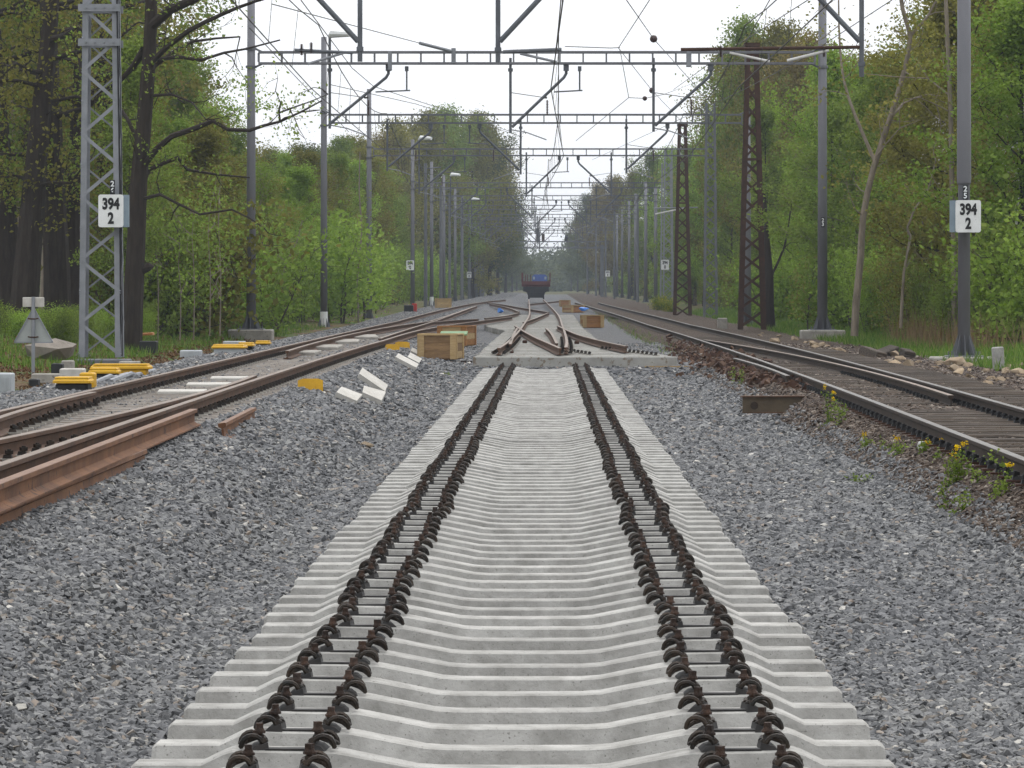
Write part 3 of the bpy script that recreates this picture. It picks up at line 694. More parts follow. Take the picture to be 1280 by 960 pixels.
def tube_mast(parent, x, y, z0, z1, r0, r1, found=True, collar=None, mt='galv_p', fz=0.0):
    mb = MB(); mb.tube([(x, y, z0), (x, y, z0 + (z1 - z0) * 0.5), (x, y, z1)], [r0, (r0 + r1) / 2, r1], 14)
    if collar: mb.tube([(x, y, collar - 0.05), (x, y, collar), (x, y, z1)], [r0 * 1.01, r0 * 1.13, r1 * 1.18], 14)
    o = part('mast', mb, M[mt], parent, True)
    mb = MB()
    for k in range(8):
        a = k * math.pi / 4; c, s = math.cos(a), math.sin(a); w = 0.006
        p = [(r0 * 0.9, 0.02), (r0 + 0.16, 0.02), (r0 + 0.13, 0.1), (r0 * 0.95, 0.5)]
        vs = [(x + c * q - s * w * e, y + s * q + c * w * e, z0 + h) for e in (-1, 1) for q, h in p]
        mb.add(vs, [(0, 1, 2, 3), (7, 6, 5, 4), (1, 5, 6, 2), (2, 6, 7, 3)])
        mb.tube([(x + c * (r0 + 0.2), y + s * (r0 + 0.2), z0), (x + c * (r0 + 0.2), y + s * (r0 + 0.2), z0 + 0.12)], 0.022, 6)
    mb.cbox((x, y, z0 + 0.012), (r0 * 2 + 0.55, r0 * 2 + 0.55, 0.03), 0.01)
    part('base_flange', mb, M['galv_d'], parent)
    if found:
        mb = MB(); mb.cbox((x, y, z0 - 0.3), (1.45, 1.2, 0.6), 0.03); part('foundation', mb, M['concrete_old'], parent)
    return o
def lattice(parent, x, y, z0, z1, w0, w1, dep, leg, diag, pitch, mt, name='mast', cross=False):
    legs = MB(); br = MB()
    H = z1 - z0
    W = lambda z: w0 + (w1 - w0) * (z - z0) / H
    Dp = lambda z: dep * W(z) / w0
    for sx in (-1, 1):
        for sy in (-1, 1):
            a = Vector((x + sx * W(z0) / 2, y + sy * Dp(z0) / 2, z0)); b = Vector((x + sx * W(z1) / 2, y + sy * Dp(z1) / 2, z1))
            legs.bar(a + Vector((-sx * leg * 0.42, 0, 0)), b + Vector((-sx * leg * 0.42, 0, 0)), leg, 0.014)      # angle iron: two flanges
            legs.bar(a + Vector((0, -sy * leg * 0.42, 0)), b + Vector((0, -sy * leg * 0.42, 0)), 0.014, leg)
    z, flip = z0 + 0.05, 1
    while z + pitch * 0.5 < z1:
        zt = min(z + pitch, z1 - 0.03)
        for sy in (-1, 1):
            for fl in ((flip * sy,) if not cross else (1, -1)):
                br.bar((x - fl * W(z) / 2, y + sy * Dp(z) / 2, z), (x + fl * W(zt) / 2, y + sy * Dp(zt) / 2, zt), diag * 0.4, diag if sy < 0 or cross else diag * 0.5)
        for sx in (-1, 1):
            br.bar((x + sx * W(z) / 2, y - flip * Dp(z) / 2, z), (x + sx * W(zt) / 2, y + flip * Dp(zt) / 2, zt), diag * 0.4, diag)
        z += pitch; flip = -flip
    part(name, legs, M[mt], parent); part('bracing', br, M[mt], parent)

def beam_mesh(x0, x1, step=0.74):
    mb = MB(); h = 0.37
    for zz in (-h / 2, h / 2):
        for yy in (-0.16, 0.16): mb.box(((x0 + x1) / 2, yy, zz), (x1 - x0, 0.06, 0.07))
    n = int((x1 - x0) / step)
    for k in range(n + 1):
        x = x0 + (x1 - x0) * k / n
        for yy in (-0.16, 0.16): mb.box((x, yy, 0), (0.05, 0.03, h - 0.07))
        for zz in (-h / 2, h / 2): mb.bar((x, -0.13, zz), (x + (step if k < n else 0), 0.13, zz), 0.04, 0.02)
    return mb
def insulator_mesh(L, r=0.055):
    mb = MB(); n = max(3, int(L / 0.055))
    mb.tube([(0, 0, 0), (0, 0, -L)], 0.022, 6)
    for k in range(n):
        z = -L * (k + 0.7) / (n + 0.4); mb.tube([(0, 0, z + 0.012), (0, 0, z - 0.012)], [r * 0.5, r], 8)
    return mb.mesh('insulator', M['insul'])
ME_INS = insulator_mesh(0.5)
def hanger(parent, xh, y, z_top, z_low, strut, arm, lamp=False, rod=True):
    """drop tube with slanting strut, registration arm and insulator"""
    mb = MB(); mb.tube([(xh, y, z_top + (0.9 if lamp else 0.2)), (xh, y, z_low)], 0.045, 8); mb.box((xh, y, z_top - 0.2), (0.16, 0.2, 0.1)); part('drop_tube', mb, M['tube'], parent)
    if strut:
        mb = MB(); mb.tube([(xh + strut, y, z_top - 0.1), (xh + strut, y, z_top - 0.32), (xh + strut * 0.96, y, z_top - 0.45), (xh + 0.05 * (1 if strut > 0 else -1), y, z_low + 0.2)], 0.05, 8)
        mb.box((xh + strut, y, z_top - 0.12), (0.18, 0.24, 0.22)); part('strut', mb, M['tube'], parent)
        if rod:
            mb = MB(); mb.tube([(xh, y, z_top - 0.95), (xh + strut * 0.62, y, z_top - 1.12)], 0.012, 5); mb.box((xh + strut * 0.62, y, z_top - 1.12), (0.14, 0.07, 0.06)); part('stay_rod', mb, M['wire'], parent)
            obj('insulator', ME_INS, parent, (xh + strut * 0.66, y, z_top - 1.2))
    if arm:
        xa = xh + (strut or 0) * 0.78
        mb = MB(); mb.tube([(xa, y, z_top - 0.93), (xa + arm, y, z_top - 0.88)], 0.025, 6); mb.tube([(xa + arm * 0.9, y, z_top - 0.1), (xa + arm * 0.9, y, z_top - 0.9)], 0.028, 6)
        mb.box((xa + arm * 0.9, y, z_top - 0.16), (0.12, 0.14, 0.16)); part('registration_arm', mb, M['tube'], parent)
    mb = MB(); mb.tube([(xh, y, z_low + 0.12), (xh + (0.55 if (strut or 1) > 0 else -0.55), y, z_low + 0.02), (xh + (1.2 if (strut or 1) > 0 else -1.2), y, z_low - 0.22)], 0.02, 6)
    part('steady_arm', mb, M['galv'], parent)
    if lamp:
        mb = MB(); lz = z_top + 0.95
        mb.tube([(xh - 0.02, y, lz - 0.05), (xh + 0.1, y - 0.1, lz + 0.05), (xh + 0.7, y - 0.6, lz)], [0.06, 0.14, 0.09], 8); part('lamp_head', mb, M['white'], parent)

# -- nearest portal: lattice mast on the left, tube mast on the right, its beam above the view
D0 = 85.0
ORD = ['nearest', 'second', 'third', 'fourth', 'fifth', 'sixth', 'seventh', 'eighth', 'ninth', 'tenth', 'eleventh']
p0 = thing('catenary_portal', 'nearest overhead line portal with grey lattice mast left and thick tube mast right', 'portal', (0, 0, 0), 0, 'overhead line portals')
xl0, xr0 = PX(127, D0), PX(1205, D0)
lattice(p0, xl0, D0, 0.17, 12.0, 0.92, 0.68, 0.62, 0.135, 0.075, 0.70, 'galv')
mb = MB()
for py in (11, 54):
    z = PZ(py, D0)
    for sy in (-1, 1): mb.box((xl0 - 0.02, D0 + sy * 0.34, z), (0.92, 0.05, 0.16))
    for k in range(4): mb.tube([(xl0 - 0.3 + k * 0.2, D0 - 0.37, z), (xl0 - 0.3 + k * 0.2, D0 - 0.42, z)], 0.02, 6)
part('batten_plate', mb, M['galv'], p0)
mb = MB(); mb.tube([(xl0 + 0.46, D0 - 0.3, 0.2), (xl0 + 0.44, D0 - 0.3, 4), (xl0 + 0.36, D0 - 0.28, 9)], 0.02, 6); mb.tube([(xl0 + 0.5, D0 - 0.32, 0.2), (xl0 + 0.47, D0 - 0.31, 5), (xl0 + 0.4, D0 - 0.3, 9)], 0.012, 6)
part('cable', mb, M['black'], p0)
mb = MB(); mb.cbox((xl0, D0, 0.08), (1.25, 1.0, 0.09), 0.02); mb.cbox((xl0 - 0.02, D0, -0.14), (1.0, 0.85, 0.42), 0.02); part('base_plate', mb, M['galv_d'], p0)
number_plate(p0, (PX(143.5, D0), D0 - 0.46, PZ(235, D0)), '26')
tube_mast(p0, xr0, D0, 0.18, 12.0, 0.14, 0.115, True, PZ(228, D0), 'galv_p')
number_plate(p0, (xr0, D0 - 0.26, PZ(241, D0)), '25')
obj('beam', beam_mesh(xl0, xr0).mesh('beam', M['galv_d']), p0, (0, D0, BEAM_Z))
for px, st, lowpy in ((450, -1.25, 77), (622.5, 1.6, 78), (1077, -2.2, 96)):
    xh = PX(px, D0); zl = PZ(lowpy, D0)
    mb = MB(); mb.tube([(xh, D0, BEAM_Z), (xh, D0, zl)], 0.055, 8); mb.box((xh, D0, zl + 0.28), (0.15, 0.13, 0.1)); part('drop_tube', mb, M['tube'], p0)
    mb = MB(); mb.tube([(xh + st, D0, PZ(52, D0) + abs(st) * 1.05), (xh + 0.04 * (1 if st > 0 else -1), D0, PZ(52, D0))], 0.06, 8); part('strut', mb, M['tube'], p0)
def rod(a, b, r, m, name, parent, n=7): return part(name, MB().tube([a, b], r, n), M[m], parent)
Q = lambda px, py, d: (PX(px, d), d, PZ(py, d))
rod(Q(368, 62.5, D0), Q(441, 66, D0), 0.035, 'tube', 'registration_arm', p0); rod(Q(385, 80, D0), Q(430, 66, D0), 0.03, 'galv', 'steady_arm', p0)
rod(Q(629, 65, D0), Q(702, 62, D0), 0.045, 'tube', 'registration_arm', p0); rod(Q(650, 67, D0), Q(696, 77.5, D0), 0.03, 'galv', 'steady_arm', p0)
rod(Q(851, 62, D0), Q(1078, 59, D0), 0.04, 'rust', 'registration_arm', p0); rod(Q(912, 66, D0), Q(962, 77, D0), 0.03, 'glassfibre', 'steady_arm', p0)
rod(Q(984, 76, D0), Q(1036, 63, D0), 0.035, 'glassfibre', 'steady_arm', p0)
for px, py in ((389, 53), (901, 57), (1030, 57), (377, 55)): obj('insulator', ME_INS, p0, Q(px, py, D0), scale=(0.9, 0.9, 0.5))

# -- the portals behind it
PORT = [(127, -9.91, 9.06, 12.2, 12.2), (172, -10.15, 8.9, 13.1, 9.7), (214, -10.1, 9.0, 13.0, 9.9), (282, -10.1, 8.75, 12.9, 10.2), (321, -9.9, 8.9, 12.6, 10.5), (358, -9.9, 9.0, 12.6, 12.0), (401, -9.9, 9.0, 12.5, 12), (433, -9.9, 9.0, 12.5, 12), (475, -9.9, 9.0, 12.4, 12), (511, -9.9, 9, 12, 12)]
for i, (d, xl, xr, tl, tr) in enumerate(PORT):
    g = grade(d)
    p = thing('catenary_portal', ORD[i + 1] + ' overhead line portal along the track, slim ladder beam between grey masts', 'portal', (0, 0, 0), 0, 'overhead line portals')
    zb = [0.38, 0.0, 0.02, 0.2][i] if i < 4 else 0.1 + g
    tube_mast(p, xl, d, zb, tl, 0.165, 0.125, i < 2)
    if i == 2: lattice(p, xr, d, zb - 0.1, 12.2, 0.8, 0.55, 0.5, 0.13, 0.06, 0.6, 'galv_d', cross=True)
    elif i == 3: lattice(p, xr, d, zb - 0.1, 12.2, 0.8, 0.6, 0.5, 0.1, 0.05, 0.7, 'galv', cross=True)
    else: tube_mast(p, xr, d, 0.36 if i == 0 else zb + 0.1, tr, 0.17, 0.13, i < 2)
    obj('beam', beam_mesh(xl + 0.25, xr - 0.25).mesh('beam', M['galv_d' if i else 'galv_p']), p, (0, d, BEAM_Z + g * 0.4))
    bt = BEAM_Z - 0.2 + g * 0.4
    for x, sg in ((xl, 1), (xr, -1)):
        mb = MB()
        for zz in (-0.3, 0.3):
            mb.tube([(x, d, BEAM_Z + zz - 0.04), (x, d, BEAM_Z + zz + 0.04)], 0.185, 12); mb.tube([(x + sg * 0.15, d, BEAM_Z + zz), (x + sg * 0.4, d, BEAM_Z + zz * 0.6)], 0.035, 6)
        part('clamp', mb, M['galv_d'], p, loc=(0, 0, g * 0.4))
    mir = 1 if i % 2 == 0 else -1
    hanger(p, -7.3, d, bt, bt - 2.15, 1.95, 1.15, lamp=(i in (0, 2, 3, 5)))
    hanger(p, -1.3, d, bt, bt - 2.3, 1.85 * mir, 0.95 * mir)
    hanger(p, 3.45, d, bt, bt - 2.25, 1.85 * -mir if i else 1.9, 0.0)
    if i == 0:
        number_plate(p, (xl, d - 0.18, PZ(281, d)), '24', 0.16); number_plate(p, (xr, d - 0.18, PZ(278, d)), '23', 0.16)
        mb = MB(); mb.box((0, 0, 0), (0.12, 0.42, 0.62)); part('clamp_plate', mb, M['galv'], p, loc=Q(487.5, 76, d)); 
        mb = MB(); mb.box((0, 0, 0), (0.16, 0.42, 0.5)); part('clamp_plate', mb, M['galv'], p, loc=Q(861, 74, d))
        mb = MB(); mb.box((0, 0, 0), (0.14, 0.42, 0.5)); part('clamp_plate', mb, M['galv'], p, loc=Q(567, 70, d))
    if i in (1, 4):                              # white band painted at the foot
        mb = MB(); mb.tube([(xl, d, zb), (xl, d, zb + 0.75)], 0.172, 14); part('white_band', mb, M['white'], p)
# extra slim poles of the left row
for j, (px, d, top, z0) in enumerate([(551, 345, 11, 0.3), (532, 300, 11.5, 0.25), (562, 380, 11, 0.5), (577, 430, 11, 0.6), (586, 470, 11, 0.7), (596, 520, 11, 0.8), (604, 560, 11, 0.9), (797, 392, 11.2, 0.5), (768, 470, 11, 0.6), (757, 520, 11, 0.8), (745, 560, 11, 0.9), (613, 620, 11, 1.0), (734, 640, 11, 1.1)]):
    side = 'left' if px < 687 else 'right'
    q = thing('mast_pole', 'slim grey mast in the receding ' + side + ' row, ' + ORD[j if j < 7 else j - 7 if j < 11 else j - 4] + ' of the poles carrying no beam', 'mast', (PX(px, d), d, z0), 0, 'slim masts receding along the line')
    mb = MB(); mb.tube([(0, 0, -0.3), (0, 0, top)], [0.15, 0.11], 8); part('pole', mb, M['galv_d'], q)
    mb = MB(); mb.tube([(0, 0, top - 0.4), (1.2 if px < 687 else -1.2, 0, top - 0.3)], 0.04, 6); mb.tube([(0, 0, top - 2.2), (1.6 if px < 687 else -1.6, 0, top - 0.5)], 0.035, 6); part('bracket', mb, M['galv_d'], q)
# rusty and grey lattice masts on the right
for (px, d, topy, z0, w0, w1, m_, lab) in ((940, 151, 58, 0.15, 1.08, 0.48, 'rust', 'tall brown rusty lattice mast right of the right track'),
                                           (853, 225, 158, 0.1, 1.08, 0.5, 'rust', 'smaller brown rusty lattice mast farther along the right track')):
    o = thing('lattice_mast', lab, 'mast'); x = PX(px, d); zt = PZ(topy, d)
    lattice(o, x, d, z0, zt, w0, w1, 0.8, 0.19, 0.075, 0.74, m_, cross=True)
    mb = MB(); mb.box((x, d, zt + 0.06), (w1 + 0.12, w1 + 0.1, 0.14)); part('cap_plate', mb, M[m_], o)
    mb = MB(); zz = z0 + (zt - z0) * 0.6; mb.box((x, d - 0.3, zz), (0.75, 0.06, 0.1)); part('batten_plate', mb, M[m_], o)
    if px == 853:
        mb = MB(); mb.tube([(x - 1.7, d, zz - 0.3), (x + 0.9, d, zz - 0.25)], 0.035, 6); part('arm', mb, M['galv'], o)
        mb = MB(); mb.tube([(x - 1.6, d - 0.1, zz - 0.65), (x + 0.1, d - 0.1, zz - 0.3)], 0.045, 6); part('brace', mb, M['glassfibre'], o)
o = thing('lattice_mast', 'grey lattice mast carrying the right kilometre board farther off', 'mast'); d = 279; x = PX(833, d)
lattice(o, x, d, 0.3, 11.0, 0.95, 0.7, 0.6, 0.1, 0.05, 0.8, 'galv'); mb = MB(); mb.cbox((x, d, 0.35), (1.3, 1.0, 0.5), 0.03); part('foundation', mb, M['concrete_old'], o)

# -- wires
def sag(a, b, s, n=10):
    a, b = Vector(a), Vector(b); return [a.lerp(b, k / n) - Vector((0, 0, s * 4 * (k / n) * (1 - k / n))) for k in range(n + 1)]
WR = 0.0125
def track_wire(xf, label_a, label_b):
    ds = [20, 85, 127, 172, 214, 282, 321, 358, 401, 433, 475, 511]
    zz = 1
    con, mes = [], []
    drops = MB()
    for k, d in enumerate(ds):
        con.append(Vector((xf(d) + 0.22 * zz, d, 6.15 + grade(d)))); mes.append(Vector((xf(d) + 0.05 * zz, d, 7.55 + grade(d)))); zz = -zz
    pc, pm = [con[0]], [mes[0]]
    for k in range(len(ds) - 1):
        c = sag(con[k], con[k + 1], 0.04, 8)[1:]; m = sag(mes[k], mes[k + 1], 0.55, 8)[1:]
        for a, b in list(zip(c, m))[:-1]: drops.tube([a, b], 0.006, 3, cap=False)
        pc += c; pm += m
    o = thing('overhead_wire', label_a, 'wire'); part('contact_wire', MB().tube(pc, WR, 5), M['wire'], o); part('messenger_wire', MB().tube(pm, WR, 5), M['wire'], o)
    part('dropper_wires', drops, M['wire'], o)['kind'] = 'stuff'
track_wire(lambda d: -4.6 + drift(d) * 0.9, 'overhead wire pair above the left track', '')
track_wire(lambda d: 0.25 if d < 130 else 0.25 - (d - 130) * 0.006, 'overhead wire pair above the bare sleepers and turnout', '')
track_wire(lambda d: 4.4 - 0.0 * d, 'overhead wire pair above the right track', '')
def wire(pts, label, ball=None, r=WR):
    o = obj('stay_wire', MB().tube(pts, r, 5).mesh('stay_wire', M['wire'])); tag(o, label, 'wire')
    if ball:
        for c, rr in ball:
            part('weight_ball', MB().ball(c, rr, 12), M['insul'], o, True)
wire([Q(783, 0, 95), Q(817, 48.5, 118), Q(893, 134, 214)], 'long stay wire with the upper of three dark balls, right of centre', [(Q(817, 48.5, 118), 0.12)])
wire([Q(773, 60, 127), Q(815, 113, 165), Q(858, 158, 225)], 'stay wire with the middle dark ball hanging below the first beam', [(Q(815, 113, 165), 0.13)])
wire([Q(773, 60, 127), Q(812, 0, 100)], 'short stay wire rising from the first beam towards the camera')
wire([Q(786, 122, 140), Q(806, 123, 145), Q(830, 118, 160), Q(885, 97, 170), Q(945, 63, 150)], 'slack stay wire with the lowest dark ball, below the first beam', [(Q(806, 123, 145), 0.09)])
wire([Q(786, 122, 140), Q(720, 176, 172)], 'thin wire slanting down left from the lowest dark ball')
wire([Q(1115, 0, 88), Q(1000, 75, 120), Q(930, 112, 150)], 'upper right wire falling left from above the right wood to the rusty mast')
wire([Q(930, 112, 150), Q(820, 163, 214), Q(740, 200, 282)], 'wire running on left from the tall rusty mast under the second beam')
wire([Q(962, 0, 90), Q(935, 48, 127), Q(900, 100, 172), Q(864, 130, 214)], 'wire dropping steeply past the tall rusty mast top')
wire([Q(1010, 0, 90), Q(900, 70, 127), Q(842, 112, 172)], 'wire crossing the first beam just left of the rusty mast')
wire([Q(775, 62, 127), Q(786, 122, 140)], 'vertical stay hanging from the first beam to the lowest ball wire')
wire([Q(376, 0, 85), Q(440, 85, 118), Q(467, 108, 127), Q(640, 165, 200)], 'long wire falling right across the left end of the first beam')
wire([Q(312, 35, 85), Q(398, 126, 127), Q(436, 165, 160)], 'wire sloping down beside the left tube mast')
wire([Q(340, 5, 85), Q(525, 54, 125)], 'nearly level stay wire reaching the first beam from upper left')
o = obj('tension_rod', MB().tube([Q(525, 54, 125), Q(568, 65, 127)], 0.055, 8).mesh('tension_rod', M['galv'])); tag(o, 'thick grey tension rod slanting onto the first beam', 'rod')
wire([Q(706, 58, 127), Q(763, 60, 127), Q(775, 59.5, 127)], 'short level wire lying just above the first beam', None, 0.014)
wire([Q(414, 106, 127), Q(520, 130, 160), Q(650, 170, 214)], 'thin wire running right below the left end of the first beam')

# ------------------------------------------------------------------ kilometre boards
def km_board(loc, w, h, a, b, label, side, far=False):
    o = thing('kilometre_board', label, 'sign', loc)
    mb = MB(); r = 0.05; pts = []
    for cx, cz, a0 in ((w / 2 - r, -h / 2 + r, -90), (w / 2 - r, h / 2 - r, 0), (-w / 2 + r, h / 2 - r, 90), (-w / 2 + r, -h / 2 + r, 180)):
        for k in range(5): t = math.radians(a0 + k * 22.5); pts.append((cx + r * math.cos(t), cz + r * math.sin(t)))
    mb.prism(pts, -0.02, 0.02); part('board', mb, M['white'], o)
    mb = MB(); mb.prism([(p[0] * 0.98 + side * 0.10, p[1] * 0.985) for p in pts], 0.05, 0.35); mb.box((side * 0.05, 0.03, 0), (0.4, 0.04, 0.4)); part('housing', mb, M['sign_side'], o)
    if side:
        mb = MB(); sgn = 1 if side > 0 else -1
        mb.box((sgn * (w / 2 + 0.05), 0.1, 0), (0.125, 0.16, h * 0.985)); part('side_face', mb, M['sign_side'], o)
    bo = 0.014
    obj('digits', text_mesh(a, h * 0.44, M['black'], bo), o, (0, -0.024, h * 0.2), FACE, (0.80, 1.06, 1)); obj('digits', text_mesh(b, h * 0.44, M['black'], bo), o, (0, -0.024, -h * 0.24), FACE, (0.80, 1.06, 1))
    return o
s = D0 / FOC
km_board((PX(143.5, D0), D0 - 0.75, PZ(264.5, D0)), 31 * s, 40.5 * s, '394', '2', 'white board reading 394 over 2 on the left lattice mast', 1)
km_board((PX(1206.5, D0), D0 - 0.6, PZ(271, D0)), 31.5 * s, 40 * s, '394', '2', 'white board reading 394 over 2 on the thick right mast', -1)
km_board((PX(512.5, 281), 281.3, PZ(331.5, 281)), 0.56, 0.72, '394', '0', 'small distant white board reading 394 over 0 in the left mast row', 0)
km_board((PX(831, 278), 277.5, PZ(331, 278)), 0.56, 0.72, '394', '0', 'small distant white board reading 394 over 0 in the right mast row', 0)
for px, py, d, lab in ((586.5, 343.5, 470, 'tiny white board on a far left mast'), (759.5, 342, 470, 'tiny white board on a far right mast')):
    o = thing('kilometre_board', lab, 'sign', (PX(px, d), d - 0.4, PZ(py, d))); mb = MB(); mb.cbox((0, 0, 0), (0.56, 0.05, 0.72), 0.02); part('board', mb, M['white'], o)
    obj('digits', text_mesh('393', 0.3, M['black'], 0.01), o, (0, -0.04, 0.15), FACE); obj('digits', text_mesh('8', 0.3, M['black'], 0.01), o, (0, -0.04, -0.17), FACE)

# triangular road-style sign seen from behind, on the left verge
DS = 74.0; xs_ = PX(42, DS)
ts = thing('triangle_sign', 'bare metal back of a triangular sign on a thin post by the left wood', 'sign', (xs_, DS, 0))
z_a, z_b = PZ(387, DS), PZ(428, DS); hw = 24 * DS / FOC
mb = MB(); mb.prism([(-hw, z_b), (hw, z_b), (hw * 0.06, z_a), (-hw * 0.06, z_a)], 0.0, 0.02); part('sign_plate', mb, M['sign_back'], ts)
mb = MB()
for (a, b) in (((-hw, z_b), (hw, z_b)), ((hw, z_b), (0.02, z_a)), ((-hw, z_b), (-0.02, z_a))): mb.bar((a[0], -0.005, a[1]), (b[0], -0.005, b[1]), 0.03, 0.025)
part('rim', mb, M['galv'], ts)
mb = MB(); mb.tube([(0, -0.05, -0.2), (0, -0.05, PZ(371, DS))], 0.035, 8); part('post', mb, M['galv'], ts)
mb = MB(); zc = PZ(377.5, DS); mb.cbox((0, -0.02, zc), (27 * DS / FOC, 0.03, 0.185), 0.01); part('small_plate', mb, M['offwhite'], ts)
mb = MB()
for zz in (PZ(398.5, DS), PZ(421.5, DS)): mb.tube([(-0.1, -0.06, zz + 0.01), (-0.05, -0.08, zz), (0.05, -0.08, zz), (0.1, -0.06, zz + 0.01)], 0.014, 6)
part('bracket', mb, M['rust'], ts)

# ------------------------------------------------------------------ things along the line
def rock(size, seed, m, name='rock'):
    rr = random.Random(seed); bm = bmesh.new()
    for _ in range(13):
        v = Vector((rr.gauss(0, 1), rr.gauss(0, 1), rr.gauss(0, 1))).normalized() * rr.uniform(0.75, 1.05)
        bm.verts.new((v.x * size[0] / 2, v.y * size[1] / 2, v.z * size[2] / 2))
    bmesh.ops.convex_hull(bm, input=bm.verts)
    bmesh.ops.delete(bm, geom=[v for v in bm.verts if not v.link_faces], context='VERTS')
    me = bpy.data.meshes.new(name); bm.to_mesh(me); bm.free(); me.materials.append(m); return me
def on_ground(px, py):
    d = 60.0
    for _ in range(80):
        x = PX(px, d); dz = CAMZ - height(x, d); d = 0.7 * d + 0.3 * max(8, FOC * dz / max(py - HY, 1))
    return Vector((PX(px, d), d, height(PX(px, d), d)))
# crates
def crate(px, py, w, h, dep, rz, label, boards='crate_d', frame='crate', rows=3, lid=None):
    p = on_ground(px, py); o = thing('wooden_crate', label, 'crate', p, rz)
    for k in range(rows):
        bh = h / rows
        for yy in (-dep / 2, dep / 2):
            mb = MB(); mb.box((0, yy, bh * (k + 0.5) + 0.04), (w - 0.04, 0.025, bh - 0.012)); part('board', mb, M[boards], o)
        for xx in (-w / 2, w / 2):
            mb = MB(); mb.box((xx, 0, bh * (k + 0.5) + 0.04), (0.025, dep - 0.04, bh - 0.012)); part('board', mb, M[boards if k % 2 else frame], o)
    for sx in (-1, 1):
        for sy in (-1, 1):
            mb = MB(); mb.box((sx * (w / 2 - 0.055), sy * (dep / 2 + 0.025), h / 2 + 0.05), (0.13, 0.03, h + 0.04)); part('batten', mb, M[frame], o)
            mb = MB(); mb.box((sx * (w / 2 + 0.025), sy * (dep / 2 - 0.03), h / 2 + 0.05), (0.03, 0.1, h + 0.04)); part('batten', mb, M[frame], o)
    for sy in (-1, 1):
        mb = MB(); mb.box((0, sy * (dep / 2 + 0.005), h + 0.06), (w + 0.06, 0.09, 0.035)); part('rim', mb, M[frame], o)
    for sx in (-1, 1):
        mb = MB(); mb.box((sx * (w / 2 + 0.005), 0, h + 0.063), (0.08, dep - 0.1, 0.03)); part('rim', mb, M[frame], o)
    mb = MB(); mb.box((0, 0, 0.03), (w - 0.06, dep - 0.06, 0.03)); part('floor', mb, M[boards], o)
    return o
crate(551, 450, 0.84, 0.53, 1.1, -0.12, 'open pale wooden crate with brown boards left of the turnout')
crate(571, 433, 0.78, 0.52, 1.3, -0.2, 'orange-sided wooden crate behind the open pale crate', 'crate', 'crate_o')
crate(740, 410, 0.86, 0.5, 1.2, 0.1, 'orange wooden crate on the right ballast, nearest of the right crates', 'crate_o', 'crate')
crate(717, 391, 0.9, 0.45, 2.4, 0.25, 'half broken orange crate behind the nearest right crate', 'crate_o', 'crate')
crate(706, 383.5, 0.9, 0.5, 2.0, 0.0, 'small far orange crate, last of the crates on the right', 'crate_o', 'crate')
crate(554, 385.5, 1.0, 0.6, 1.4, 0.0, 'plain tan crate at the foot of the white-footed left mast', 'crate', 'crate')
def lump(px, py, s, m, label, name, cat, seed):
    p = on_ground(px, py); me = rock(s, seed, M[m], name); o = obj(name, me, None, (p.x, p.y, p.z + s[2] * 0.42)); return tag(o, label, cat)
lump(625, 391.5, (0.55, 0.5, 0.45), 'blue', 'small blue plastic bag on the ballast left of the turnout', 'plastic_bag', 'bag', 4)
q = lump(730, 401, (0.75, 0.5, 0.3), 'blue', 'crumpled blue sheet lying behind the nearest right crate', 'plastic_sheet', 'sheet', 6); q.location.z += 0.5
mb = MB(); mb.box((0, 0, 0), (0.7, 1.3, 0.04), rx=0.05); o = part('tarp', mb, M['green_sheet'], None, loc=on_ground(566, 441) + Vector((0.02, 0.3, 0.5))); tag(o, 'green sheet lying inside the open pale crate', 'tarp')

# white trough covers thrown on the ballast bank, each leaning down the slope
def leaning_slab(cs, d, lab, m):
    g = on_ground(sum(c[0] for c in cs) / 4, max(c[1] for c in cs)); d = g.y - 0.25
    """slab whose upper edge rests at distance d and lower edge nearer"""
    q = [Vector((PX(a, dd), dd, PZ(b, dd))) for (a, b), dd in zip(cs, (d, d, d - 0.3, d - 0.3))]
    nrm = (q[1] - q[0]).cross(q[3] - q[0]).normalized(); nrm = nrm if nrm.y > 0 else -nrm
    c = sum(q, Vector()) / 4
    mb = MB(); mb.add([v - c for v in q] + [v - c + nrm * 0.07 for v in q], [(0, 1, 2, 3), (7, 6, 5, 4), (0, 4, 5, 1), (1, 5, 6, 2), (2, 6, 7, 3), (3, 7, 4, 0)])
    tag(part('trough_cover', mb, M[m], None, loc=c), lab, 'slab')
leaning_slab([(453, 459.5), (485, 481), (481.5, 489), (449.5, 467)], 70.0, 'longest white slab of the cluster on the left ballast', 'offwhite')
leaning_slab([(455, 482), (482.5, 489.5), (477, 500.5), (453, 490)], 66.0, 'short white slab propped below the longest white slab', 'offwhite')
leaning_slab([(427, 483), (453, 493), (446, 501), (420.5, 490)], 62.0, 'tilted white slab at the left end of the cluster', 'offwhite')
leaning_slab([(498, 441.5), (523.5, 455), (520.5, 459.5), (494.5, 446)], 92.0, 'long white slab in front of the open crate', 'offwhite')
leaning_slab([(513, 440.5), (527.5, 448.5), (524, 453.5), (509.5, 446)], 94.0, 'middle white slab in front of the open crate', 'offwhite')
leaning_slab([(515, 434), (525.5, 439), (525, 444.5), (514, 438.5)], 96.0, 'rear white slab leaning towards the open crate', 'offwhite')
